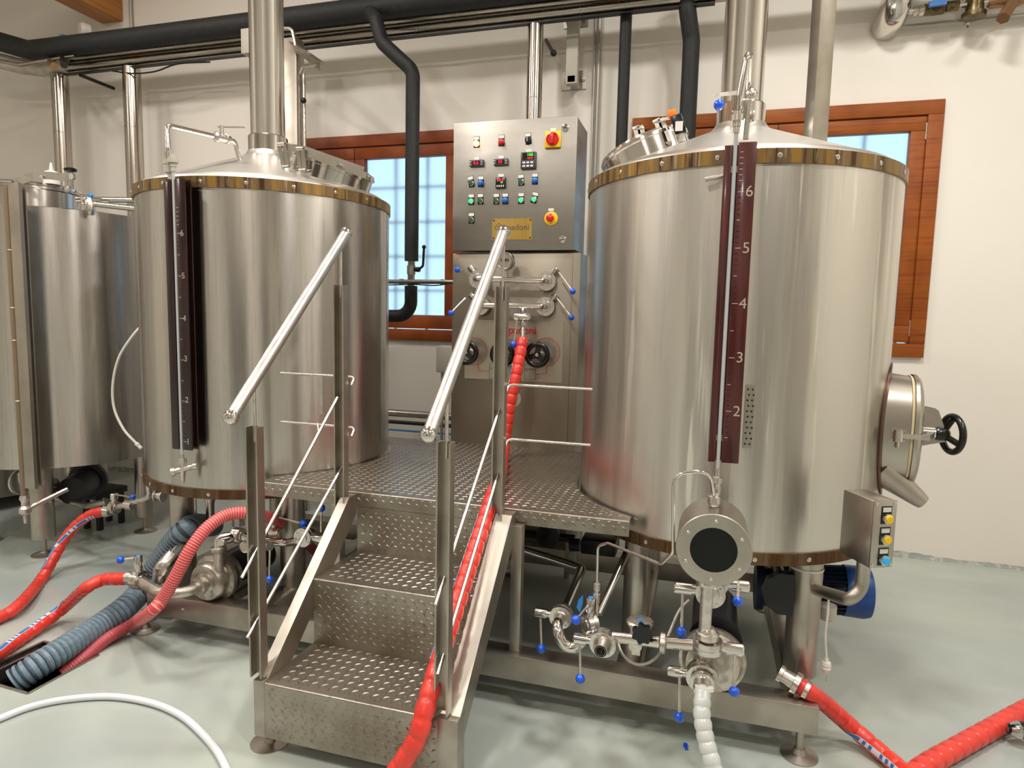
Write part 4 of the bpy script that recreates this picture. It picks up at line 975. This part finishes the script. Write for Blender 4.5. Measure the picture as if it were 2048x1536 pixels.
m=M(); k0=Py(1575,1190,2.44); N=60; R=[.080*(1+.035*math.cos(10*2*PI*i/N)) for i in range(N)]
t=thing('hand_knob','large black scalloped hand knob in front of the right kettle leg','knob',k0)
k0=Py(1572,1190,2.52)
m.prism([k0+(X*math.cos(2*PI*i/N)+Z*math.sin(2*PI*i/N))*R[i] for i in range(N)],Y*.04); m.out('scalloped_knob','dark',t); M().cyl(k0+Y*.04,k0+Y*.3,.02).out('knob_shaft','dark',t)
M().lathe(Py(1655,1210,2.75),-Z,[(0,.035),(.05,.035),(.06,.02),(.06,0)],24).out('drip_cup','grey',g)
t=thing('level_probe','white level probe hanging on a thin cable below the button box arm','probe',Py(1653,1350,2.42))
M().sweep(spline([Py(1657,1192,2.44),Py(1656,1225,2.42),Py(1651,1270,2.42),Py(1653,1318,2.42)],.02),.0038,seg=8).out('probe_cable','wplast',t)
M().lathe(Py(1653,1316,2.42),-Z,[(0,.007),(.012,.007),(.014,.015),(.026,.017),(.028,.011),(.036,.017),(.046,.013),(.056,.006)],16).out('probe_gland','wplast',t)
M().cyl(Py(1653,1345,2.42),Py(1652,1363,2.42),.0012,seg=6).out('probe_tip','fit',t)
M().lathe(V((.405,2.56,.595)),Z,[(0,.0605),(.008,.0605)],32,cap=False).out('cable_tie','wplast',KR)
tag(M().lathe(Pz(1371,1493,0),Z,[(0,.009),(.010,.008),(.012,.0)],10).box(Pz(1373,1498,.003),(.012,.006,.004)).out('plastic_cap','blue'),'small blue plastic cap lying on the floor near the white hose','cap')
# ---------------- manifold on the cabinet ----------------
MY=3.46
t=thing('pipe_manifold','polished two level pipe manifold on the grey cabinet below the control panel','pipe',Py(1013,612,MY))
u1=Py(954.7,558,3.50);u2=Py(1092,562,3.50);l1=Py(958.7,611.4,3.50);l2=Py(1089.5,613,3.50)
for a,b in ((u1,u2),(l1,l2)):
    M().tube([a,a-Y*.045+X*.0,b-Y*.045,b],.0165,.03,seg=18,n=8).out('manifold_pipe','pol',t)
k0=Py(1013,545,3.455)
M().cyl(V((u1.x+.163,3.455,u1.z-.0)),V((u1.x+.163,3.455,l1.z)),.0145,seg=18).out('cross_pipe','pol',t)
gx=Py(1010.8,522,3.44)
gg=thing('pressure_gauge','round digital pressure gauge on top of the pipe manifold','gauge',gx)
M().cyl(V((gx.x,3.455,u1.z)),gx+Y*.02,.012,seg=14).out('gauge_stem','fit',gg)
M().lathe(gx+Y*.03,-Y,[(0,.035),(.003,.048),(.045,.048),(.05,.044),(.044,.040)],40).out('gauge_case','sat',gg)
M().lathe(gx-Y*.013,-Y,[(0,.041),(.001,0)],36,cap=False).out('gauge_face','gface',gg)
M().box(gx-Y*.0155+Z*.004,(.046,.001,.016)).out('gauge_display','gfaced',gg)
M().text('0.00',gx-Y*.0165+Z*.004,X,Z,.013,.0003).out('gauge_reading','dark',gg)
for lab,c,nk,h0,bl,kw in (
 ('upper left valve of the cabinet manifold, short lever with blue ball at the left',u1,(-.6,0,.8),(925,540),(914.7,539.4),{}),
 ('upper right valve of the cabinet manifold, lever slanting down to the right',u2,(.62,0,.78),(1117.5,544.7),(1145.6,582.9),{}),
 ('lower left valve of the cabinet manifold, lever slanting down to the left',l1,(-.7,0,.72),(931,596),(901.9,626.1),{}),
 ('lower right valve of the cabinet manifold beside the red lettering',l2,(.68,0,.74),(1114,597),(1142.9,634.9),{})):
    valve(lab,c+Y*.02,-Y,nk,Py(*h0,3.475),Py(*bl,3.42),r=.052,nl=.035,nr=.019,t=.012)
dz=Py(1046,634,3.43)
t=thing('hose_valve','small cross shaped valve above the red hose in front of the cabinet','valve',dz,)
M().cyl(Py(1046,614,3.455),Py(1045.5,678,3.41),.0125,seg=16).lathe(dz-X*.035,X,[(0,.02),(.01,.022),(.06,.022),(.07,.02)],20).lathe(dz-Z*.028,-Z,[(0,.024),(.02,.024)],8).lathe(dz+Z*.035,-Z,[(0,.015),(.015,.015)],14).out('valve_cross','fit',t)
M().lathe(Py(1035,634,3.43),-Y,[(0,.018),(.03,.018),(.032,.012),(.028,0)],20).lathe(Py(1057,634,3.43),-Y,[(0,.018),(.02,.018)],8).out('side_ports','fit',t)
M().cyl(Py(1034,640,3.40),Py(1027.5,686,3.38),.004,seg=8).out('lever_rod','fit',t); M().sph(Py(1027,688.6,3.38),.018,18).out('ball_knob','blue',t)
M().torus(Py(1045,682,3.405),Z*1.0-Y*.5,.031,.004,30,8).out('hose_clamp','pol',t)
# ---------------- hoses ----------------
def hose(label,pts,r,mt,step=.012,name='hose',cat='hose',rf=None,cols=None,seg=18,group=None):
    P_=spline(pts,step); t=thing(name,label,cat,P_[0],group)
    P_t=P_
    M().sweep(P_,(lambda i:rf(i,len(P_))) if rf else r,seg,cols=(lambda i:cols(i,len(P_))) if cols else None).out('hose_body',mt,t)
    return t,P_
def spiral(r,k=9): return lambda i,n: r*(.90 if i%k==0 else (.975 if i%k in(1,k-1) else 1.02))
def strip(t,P_,i0,i1,r,tg,tg2=None,w=.016):
    """printed strip following the hose on the side that faces tg"""
    n=len(P_); m=M(); i0=int(i0*n);i1=int(i1*n); ww=w/r/2; tg=V(tg); tg2=V(tg2) if tg2 else tg
    def ring(i,k0,k1,rr):
        T=(P_[min(i+1,n-1)]-P_[max(i-1,0)]).normalized(); f=(i-i0)/max(1,i1-i0); g=tg*(1-f)+tg2*f; A=(g-T*g.dot(T)).normalized(); B=T.cross(A)
        return [m.b.verts.new(P_[i]+(A*math.cos(k)+B*math.sin(k))*rr) for k in (k0,(k0*2+k1)/3,(k0+k1*2)/3,k1)]
    prev=None
    for i in range(i0,i1):
        c=ring(i,-ww,ww,r*1.06)
        if prev:
            for k in range(3): m.face([prev[k],prev[k+1],c[k+1],c[k]])
        prev=c
    m.m(1); k=i0+2; rnd=random.Random(int(P_[0].x*1000))
    while k<i1-3:
        if rnd.random()<.8:
            L=2 if rnd.random()<.75 else 12; L=min(L,i1-2-k); prev=None
            for i in range(k,k+L+1):
                c=ring(i,-ww*.75,ww*.75,r*1.07)
                if prev:
                    for q in range(3): m.face([prev[q],prev[q+1],c[q+1],c[q]])
                prev=c
            k+=L
        k+=2
    m.out('printed_strip',['stripw','labelb'],t,flip=False)
# long red hose top left
t,P1=hose('long red hose from the far left valve down to the floor at the left edge',[Py(206,1023,2.84),Py(180,1030,2.82),Py(150,1053,2.78),Py(125,1085,2.73),Py(104,1122,2.66),Py(80,1163,2.56),Pz(42,1206,.045),Pz(0,1234,.033),Pz(-120,1275,.033),Pz(-330,1320,.033)],.028,'red',rf=spiral(.0285),step=.0055)
strip(t,P1,.03,.50,.028,(.4,-.7,-.5),(-.6,-.6,.5),.018)
M().lathe(Py(212,1023,2.85),-X,[(-.03,.024),(.0,.031),(.014,.031)],22).out('hose_clamp','fit',t)
t,P2=hose('red hose lying on the floor from the ball lever valve to the left edge',[va-X*.05,Py(238,1158,2.25),Py(205,1160,2.25),Py(170,1178,2.2),Pz(125,1218,.07),Pz(65,1262,.032),Pz(0,1305,.031),Pz(-90,1362,.031),Pz(-260,1430,.031)],.027,'red',rf=spiral(.0275),step=.0055)
strip(t,P2,.18,.85,.027,(-.3,-.4,.8),(.5,-.6,-.0),.020)
M().lathe(va-X*.045,-X,[(-.02,.022),(0,.030),(.02,.030)],22).out('hose_clamp','fit',t)
LN=[(985,1000),(965,1085),(940,1200),(917,1300),(890,1375),(850,1450),(800,1532),(760,1590)]
def proj(P_): 
    d=P_-V((0,0,H)); w=d.dot(_f); return 1024+F*d.dot(_r)/w,768-F*d.dot(_u)/w
def onln(y,z):
    x=-.78
    for _ in range(6):
        py=proj(V((x,y,z)))[1]
        for (ax_,ay_),(bx_,by_) in zip(LN,LN[1:]):
            if ay_<=py<=by_ or (bx_==760 and py>by_): px=ax_+(bx_-ax_)*(py-ay_)/(by_-ay_); break
        else: px=985
        x=Py(px,py,y).x
    return V((min(x,-.768),y,z))
t,P3=hose('main red hose running down over the deck and the stairs from the cabinet valve',[Py(1046,677,3.41),Py(1041,705,3.38),Py(1030,760,3.33),Py(1018,820,3.30),Py(1011,868,3.28),Pz(1007,903,.79),Pz(1001,940,.785),Pz(993,975,.785)]+[onln(*q) for q in ((2.395,.788),(2.23,.667),(2.06,.540),(1.90,.415),(1.765,.295),(1.725,.21),(1.71,.12),(1.70,.05))],.0305,'red',rf=spiral(.031,8),step=.0065)
strip(t,P3,.06,.40,.0305,(-.85,-.5,0),None,.020); strip(t,P3,.62,.84,.0305,(-.8,-.5,.1),None,.022)
def rh(i,n): 
    s=i*.008; return .052*(1+.07*abs(math.cos(s*PI/.022)))
t,P4=hose('thick blue grey corrugated hose reaching into the floor drain',[Py(425,1052,2.85),Py(392,1050,2.60),Py(372,1060,2.50),Py(345,1088,2.50),Py(312,1137,2.50),Py(285,1178,2.45),Pz(250,1215,.10),Pz(195,1255,.065),Pz(120,1303,.05),Pz(70,1335,.03),Pz(28,1364,-.005)],.052,['bhose','bhosed'],step=.0055,rf=lambda i,n:.049*(1.0+.14*(math.cos(i*2*PI/4)>-.2)),cols=lambda i,n:0 if math.cos(i*2*PI/4)>-.5 else 1,seg=24,name='corrugated_hose')
t,P5=hose('pink ribbed hose arching over the left pump down into the drain',[Py(640,1110,3.1),Py(600,1075,2.8),Py(560,1045,2.55),Py(530,1033,2.42),Py(495,1026,2.34),Py(455,1030,2.28),Py(415,1055,2.20),Py(380,1100,2.13),Py(352,1152,2.09),Py(325,1198,2.07),Py(300,1225,2.05),Pz(265,1248,.07),Pz(215,1277,.035),Pz(170,1315,.0),Pz(125,1350,-.04)],.026,['pink','pinkl','pinkd'],step=.0026,rf=lambda i,n:.0255*(1.0+(.05 if i%4<2 else 0)),cols=lambda i,n:(2 if i>n*.78 else (1 if i%4==0 else 0)),seg=20,name='ribbed_hose')
hose('thin white hose curving across the floor in the lower left corner',[Pz(-300,1580,.013),Pz(-100,1478,.013),Pz(0,1437,.013),Pz(60,1414,.013),Pz(130,1399,.013),Pz(220,1393,.013),Pz(300,1405,.013),Pz(360,1430,.013),Pz(405,1468,.013),Pz(440,1512,.013),Pz(470,1580,.013)],.0125,'white',step=.02)
t,P6=hose('milky white hose hanging from the right pump nozzle to the floor',[vn-Y*.07-Z*.015,Py(1405,1392,1.965),Py(1404,1430,1.93),Py(1412,1480,1.90),Py(1427,1535,1.87),Py(1440,1600,1.86)],.0255,'clear',rf=spiral(.0255,6),step=.005)
M().lathe(Py(1409,1373,1.985),-Z-Y*.3,[(0,.028),(.01,.028)],22).out('hose_clamp','wplast',t)
t,P7=hose('red hose with steel coupling lying beside the right end of the base rail',[Pz(1597,1370,.235),Pz(1625,1388,.215),Pz(1660,1415,.15),Pz(1705,1455,.07),Pz(1760,1503,.033),Pz(1815,1550,.033),Pz(1850,1590,.033)],.029,'red',rf=spiral(.029),step=.0065)
strip(t,P7,.12,.95,.029,(-.8,-.3,.25),None,.020)
dc=(P7[0]-P7[3]).normalized()
M().lathe(P7[0]-dc*.035,dc,[(0,.033),(.014,.033)],22).out('hose_clamp','fit',t)
M().lathe(P7[0]-dc*.005,dc,[(0,.030),(.004,.040),(.022,.040),(.024,.028),(.06,.026),(.062,.032),(.075,.032),(.075,.024),(.05,.02)],26).out('steel_coupling','fit',t)
t,P8=hose('red hose entering from the right edge at the bottom corner',[Pz(2480,1300,.034),Pz(2300,1330,.034),Pz(2150,1373,.034),Pz(2060,1415,.034),Pz(1985,1456,.034),Pz(1915,1495,.034),Pz(1850,1532,.034),Pz(1790,1580,.034)],.033,'red',rf=spiral(.0335),step=.0065)
t=thing('hose_coupling','black and chrome round hose coupling cut by the right edge','coupling',Pz(2045,1470,.03))
c=Pz(2034,1460,.055)
M().lathe(c,X*.8-Y*.1,[(-.03,.012),(-.012,.026),(0,.032),(.012,.030)],26).out('coupling_ring','pol',t); M().lathe(c-X*.028+Z*.0,-X+Y*.1,[(-.004,.020),(.002,.016),(.0,.010)],20).cyl(c,c+V((.12,0,.02)),.03).out('coupling_seal','blackp',t)
t,P9=hose('thin white plastic tube bowed out beside the left kettle with loose end',[Py(284,650,2.98),Py(262,676,2.95),Py(238,715,2.93),Py(226,765,2.92),Py(228,815,2.92),Py(247,858,2.92),Py(272,886,2.92)],.0072,'wplast',step=.02)
M().lathe(P9[-1],(P9[-1]-P9[-4]),[(0,.008),(.002,.011),(.02,.012),(.022,.009),(.034,.0095),(.045,.011),(.05,.007)],14).out('tube_fitting','wplast',t)
# ---------------- floor drain ----------------
dr_=thing('floor_drain','open rectangular floor drain with steel rim at the lower left','drain',(E1+E2)/2)
m=M(); Pp=[E1,E2,E2+far,E1+far]; cen=sum(Pp,V((0,0,0)))/4
for a,b in zip(Pp,Pp[1:]+Pp[:1]):
    m.face([m.b.verts.new(v) for v in (a,b,b-Z*.1,a-Z*.1)])
m.face([m.b.verts.new(v-Z*.1) for v in Pp]); m.out('drain_pit','concrete',dr_,flip=False)
m=M()
for a,b in zip(Pp,Pp[1:]+Pp[:1]): m.bar(a+Z*.0,b,.012,.006,hint=Z)
m.out('drain_rim','frame',dr_)
m=M(); e=(E2+far-E2)
a0=E1+(cen-E1)*.12; m.bar(E1+(E1+far-E1)*0+ (E2-E1)*.12-Z*.03,E1+far+(E2-E1)*.12-Z*.03,.012,.05); m.out('inner_channel','frame',dr_)
# ---------------- overhead pipes ----------------
t=thing('insulated_pipe','thick black foam insulated pipe running the length of the wall under the ceiling','pipe',(-4,4.2,3.45))
M().tube([(-6.6,4.0,3.9),Py(60,101,4.2),Py(250,79,4.2),Py(700,23,4.2),Py(700,23,4.2)+(Py(700,23,4.2)-Py(250,79,4.2))*3],.074,[.12,.3,.3],seg=28).out('foam_pipe','black',t)
t=thing('insulated_pipe','black foam insulated drop pipe with a double bend in front of the left window','pipe',(-2,4.1,1.2))
M().tube([V((-2.26,4.16,3.50)),Py(752,40,4.08),Py(764,85,4.08),Py(826,142,4.08),Py(823,505,4.08),Py(823,522,4.08)],[.050,.05,.05,.05,.044] and .046,[.03,.1,.1,.02],seg=24).lathe(Py(823,515,4.08),-Z,[(0,.046),(.02,.034)],20).out('foam_pipe','black',t)
M().tube([Py(822,572,4.10),Py(822,632,4.10),Py(740,632,4.10)],.043,.10,seg=24).out('lower_foam_elbow','black',t)
m=M().cyl(Py(823,520,4.09),Py(822,575,4.10),.024,seg=18).lathe(Py(822.5,531,4.09),-Z,[(0,.03),(.06,.03)],8); m.out('brass_ball_valve','duct',t)
m=M().lathe(Py(829,539,4.06),X,[(0,.014),(.03,.018),(.04,.014)],14).tube([Py(836,540,4.05),Py(846,532,4.03),Py(848,494,4.03)],.008,.02).sph(Py(848,494,4.03),.014,12); m.out('valve_lever','blackp',t)
t=thing('insulated_pipe','slim black insulated vertical pipe between the cabinet and right kettle','pipe',(-.58,4.4,1.5))
x=Py(1248,150,4.4).x; M().cyl((x,4.4,1.2),(x,4.4,3.42),.037,seg=22).out('foam_pipe','black',t)
t=thing('insulated_pipe','thick black insulated vertical pipe behind the right kettle hatch lid','pipe',(-.17,4.4,1.5))
M().tube([Py(1370,-60,4.35),Py(1375,20,4.35),Py(1383,80,4.4),V((Py(1383,80,4.4).x,4.4,1.2))],.052,.15,seg=24).out('foam_pipe','black',t)
t=thing('twin_steel_pipes','pair of parallel horizontal steel pipes below the black insulated pipe','pipe',(-2,4.36,3.4))
for pa,pb,y in ((123,39,4.35),(104,18,4.36)):
    a=Py(250,pa,y); b=Py(1000,pb,y); d_=(b-a)/(b.x-a.x); f0=a+d_*(-5.12-a.x); f1=a+d_*(3.6-a.x)
    m=M().cyl(f0,f1,.0395,seg=24)
    for k in range(7):
        q=a+d_*(-4.3+k*1.15+(.3 if pa<110 else 0)-a.x); m.lathe(q,X,[(-.01,.0395),(-.008,.041),(.008,.041),(.01,.0395)],24,cap=False)
    m.out('steel_pipe','duct',t)
M().bar(Py(130,150,4.33),Py(1430,7,4.33),.04,.008,hint=Z).out('tray_angle','dark',t)
M().cyl((-5.0,4.24,3.60-.01),(-3.35,4.24,3.585),.022,seg=18).b2((-5.0,4.26,3.545),(-3.40,4.268,3.575)).out('slim_rail','duct',t)
m=M(); a=Py(497,57,4.1);b=Py(484,108,4.1); m.b2((b.x,4.09,b.z),(a.x+.03,4.40,a.z),.003); m.out('end_bracket','grey',t)
t=thing('lagged_pipe','pale lagged pipe end with small caps at the upper left corner','pipe',Py(60,130,4.3))
M().tube([Py(145,127,4.36),Py(90,138,4.36),Py(40,132,4.30),Py(-40,112,4.2)],.062,.2,seg=20).out('lagging','gasketg',t)
M().tube([Py(-10,120,4.1),Py(40,130,4.12),Py(150,112,4.2)],.016,.1).out('slim_pipe','duct',t)
M().cyl(Py(100,122,4.2),Py(109,132,4.05),.026,seg=16).out('brown_cap','copper',t); M().cyl(Py(127,118,4.2),Py(128,130,4.05),.026,seg=16).out('grey_cap','dark',t)
M().sph(Py(127,74,4.28),.028,14,(1.2,1,.7)).out('blue_cap','ltblue',t)
M().lathe(Py(178,62,4.42),-Y-X*.4,[(0,.05),(.05,.055),(.07,.04),(.07,0)],22).out('white_socket','wplast',t)
for px,w,z0,lab,yy in ((121.5,.064,1.2,'vertical steel pipe behind the far left tank lid, leftmost of the wall pipes',4.36),(265,.066,1.2,'vertical steel pipe beside the left kettle, seen behind its vent pipe',4.36),(1068,.052,1.6,'vertical steel pipe rising behind the control panel box',4.36)):
    q=Py(px,200,yy); o=M().cyl((q.x,yy,z0),(q.x,yy,3.39),w,seg=32).lathe((q.x,yy,2.93),Z,[(-.006,w),(-.004,w+.002),(.004,w+.002),(.006,w)],32,cap=False)
    tag(o.out('steel_riser','duct2'if 'duct2' in MT else 'duct'),lab,'pipe')
t=thing('tie_rod','dark slim strut slanting to the wall below the overhead pipes at the left','bracket',Py(190,160,4.4))
M().cyl(Py(160,150,4.30),Py(228,177,4.6),.014,seg=10).out('strut','dark',t)
M().sweep(spline([Py(225,142,4.3),Py(265,147,4.3),Py(310,143,4.3),Py(355,128,4.3),Py(420,124,4.3)],.03),.006,seg=8).out('black_cable','blackp',t)
# column with bracket behind left stack
t=thing('support_column','flat steel support column with bracket arm behind the left exhaust stack','column',(-2.8,4.2,0))
a=Py(566,200,4.18);b=Py(600,200,4.18)
M().b2((a.x,4.14,0),(b.x-.0,4.24,3.39),.004).out('flat_column','frame',t)
M().cyl((b.x+.02,4.2,0),(b.x+.02,4.2,3.16),.012,seg=12).out('side_tube','fit',t)
M().bar(Py(585,85,4.15),Py(642,125,3.75),.05,.006,hint=Z).bar(Py(587,92,4.15),Py(641,133,3.75),.006,.05,hint=Z).out('bracket_arm','frame',t)
M().tube([Py(560,57,4.0),Py(584,57,4.0),Py(592,95,4.0),Py(618,108,3.9)],.012,.04).tube([Py(636,128,3.8),Py(608,133,3.95),Py(601,150,4.15)],.013,.04).out('bracket_tubes','fit',t)
q=Py(607,201,4.15); M().sph(q,.02,12).out('rod_end','dark',t)
# wall bracket
t=thing('wall_bracket','steel wall bracket bar with two bolted plates beside the vertical pipe','bracket',Py(1147,170,4.62))
a=Py(1138,38,4.56);b=Py(1157,172,4.56)
M().b2((a.x,4.50,b.z),(b.x,4.56,a.z+.2),.003).bar(V(((a.x+b.x)/2,4.5,b.z+.03)),V(((a.x+b.x)/2,4.66,b.z+.03)),.05,.04).out('bracket_bar','grey',t)
for (x0,y0,x1,y1) in ((1124,145,1173,178),(1128,33,1176,53)):
    a=Py(x0,y0,4.655);b=Py(x1,y1,4.655); o=M().b2((a.x,4.650,b.z),(b.x,4.659,a.z)).out('wall_plate','frame',t)
    for fx in (.15,.85): M().lathe((a.x+(b.x-a.x)*fx,4.65,(a.z+b.z)/2),-Y,[(0,.016),(.01,.016),(.01,.008),(.02,.008),(.02,0)],6).out('anchor_bolt','duct',o)
t=thing('wall_peg','dark peg with ball end sticking out of the wall','peg',Py(1100,95,4.6))
M().cyl(Py(1092,80,4.66),Py(1107,106,4.5),.012,seg=12).sph(Py(1107,106,4.5),.022,12).out('peg','dark',t)
tag(M().cyl((Py(1195,200,4.64).x,4.642,.1),(Py(1195,200,4.64).x,4.642,4.3),.011,seg=12).cyl((Py(1186,200,4.64).x,4.648,.1),(Py(1186,200,4.64).x,4.648,4.3),.008,seg=12).out('wall_conduit','cond'),'thin white conduit running up the wall left of the slim black pipe','conduit')
tag(M().cyl((Py(262,40,4.64).x,4.642,3.3),(Py(262,40,4.64).x,4.642,4.5),.014,seg=12).out('wall_conduit','cond'),'short white conduit on the wall right of the wooden beam','conduit')
# square duct on the right kettle
t=thing('square_duct','square steel duct standing on the cone of the right kettle','duct',(.355,3.03,2.2))
ph=math.radians(35); u=V((math.cos(ph),math.sin(ph),0)); w=V((-math.sin(ph),math.cos(ph),0)); q=Py(1630,283,3.03)
M().box(V((q.x,3.03,(q.z-.03+CZ)/2)),(.078,.052,CZ-q.z+.03),(u,w,Z),.002).out('duct_body','frame',t)
# pipes in the gap left of the cabinet
t=thing('process_pipe','horizontal steel pipe crossing the left window behind the cabinet','pipe',Py(840,563,3.98))
a=Py(765,563,3.98); M().cyl((-2.2,3.98,a.z),(.2,3.98,a.z),.0145,seg=14).lathe((Py(803,563,3.98).x,3.98,a.z),X,[(-.012,.019),(.012,.019)],14).lathe((Py(884,563,3.98).x,3.98,a.z),X,[(-.008,.018),(.008,.018)],14).out('steel_pipe','duct',t)
M().sweep(spline([Py(770,570,3.97),Py(830,569,3.97),Py(870,571,3.97),Py(905,566,3.97)],.03),.004,seg=8).out('tied_cable','blackp',t)
t=thing('process_pipe','two low horizontal pipes against the wall left of the cabinet','pipe',Py(820,830,4.3))
for py,r,mt_ in ((828,.026,'duct'),(846,.014,'dark'),(862,.007,'ltblue')):
    z=Py(820,py,4.3).z; M().cyl((-3.0,4.3,z),(-1.2,4.3,z),r,seg=14).out('low_pipe',mt_,t)
t=thing('junction_box','pale grey junction box left of the grey cabinet','junction box',Py(886,746,3.85))
a=Py(872,692,3.80);b=Py(903,746,3.80)
M().b2((a.x,3.80,b.z),(b.x+.03,3.92,a.z),.005).out('box_body','grey',t); M().b2((a.x+.012,3.795,b.z+.004),(b.x+.03,3.80,a.z-.004),.002).out('box_cover','grey',t)
for px in (884,892): M().cyl((Py(px,800,3.85).x,3.85,.1),(Py(px,800,3.85).x,3.85,b.z+.01),.009,seg=10).out('cable_riser','cond',t)
# wall fittings top right
t=thing('flue_elbow','shiny flue pipe elbow turning into the wall at the upper right','flue',Py(1792,50,4.5))
q=Py(1797,0,4.48); M().tube([(q.x,4.46,4.5),(q.x-.01,4.46,Py(1790,18,4.46).z),(q.x-.02,4.66,Py(1790,18,4.46).z-.02)],.082,.11,seg=28,n=6).out('flue_pipe','pol',t)
t=thing('water_valves','bronze and steel water fittings with blue lever on the wall, upper right','valve',Py(1930,20,4.5))
z0=Py(1820,24,4.5)
a=Py(1815,24,4.5); b=Py(2400,-48,4.5)
M().cyl(a,b,.016,seg=14).lathe(Py(1838,21,4.5),X,[(-.03,.028),(-.01,.028),(-.01,.02),(.0,.02),(.0,.03),(.03,.03)],8).out('threaded_pipe','fit',t)
M().lathe(Py(1868,18,4.5),X,[(-.06,.022),(-.05,.032),(.0,.034),(.05,.032),(.06,.022)],10).out('ball_valve','bronze',t)
M().bar(Py(1858,9,4.44),Py(1893,4,4.44),.02,.03,hint=Z).out('valve_lever','labelb',t)
M().lathe(Py(1905,12,4.5),X,[(-.03,.03),(.03,.03)],8).lathe(Py(1950,4,4.5),Z,[(-.09,.02),(-.085,.06),(-.06,.062),(-.058,.045),(.05,.045)],20).out('pressure_reducer','bronze',t)
M().lathe(Py(1998,2,4.5),X,[(-.05,.03),(-.03,.036),(.1,.036),(.12,.028)],12).cyl(Py(2030,-2,4.5),Py(2008,32,4.42),.030,seg=14).lathe(Py(2010,30,4.42),(Py(2008,32,4.42)-Py(2030,-2,4.5)),[(0,.034),(.03,.034)],6).out('strainer','copper',t)
m=M().cyl(Py(1800,55,4.6),Py(2500,-12,4.6),.013,seg=14); m.out('grey_water_pipe','cond',t)
m=M().lathe(Py(1935,44,4.6),X,[(-.008,.019),(.008,.019)],12).cyl(Py(1935,44,4.6),Py(1936,24,4.6),.005).cyl(Py(1935,50,4.6),Py(1935,56,4.6),.006); m.out('pipe_clip','fit',t)

# repeated kinds share a group phrase
GR_={'brewing_kettle':'tall steel brewing kettles','brewing_tank':'steel tanks at the left','exhaust_stack':'polished exhaust stacks','level_gauge':'level gauges on the tanks','vent_pipe':'vent pipes above the level gauges','insulated_pipe':'black insulated pipes','steel_riser':'vertical steel wall pipes','hose':'hoses on the floor and stairs','centrifugal_pump':'stainless pumps under the kettles','drain_pipe':'dark pipes below the platform','process_pipe':'polished process pipes','wall_conduit':'white wall conduits','roof_beam':'wooden roof beams'}
for o in SC.objects:
    if o.parent is None and 'label' in o and 'group' not in o:
        g_=GR_.get(o.name.split('.')[0])
        if g_: o['group']=g_
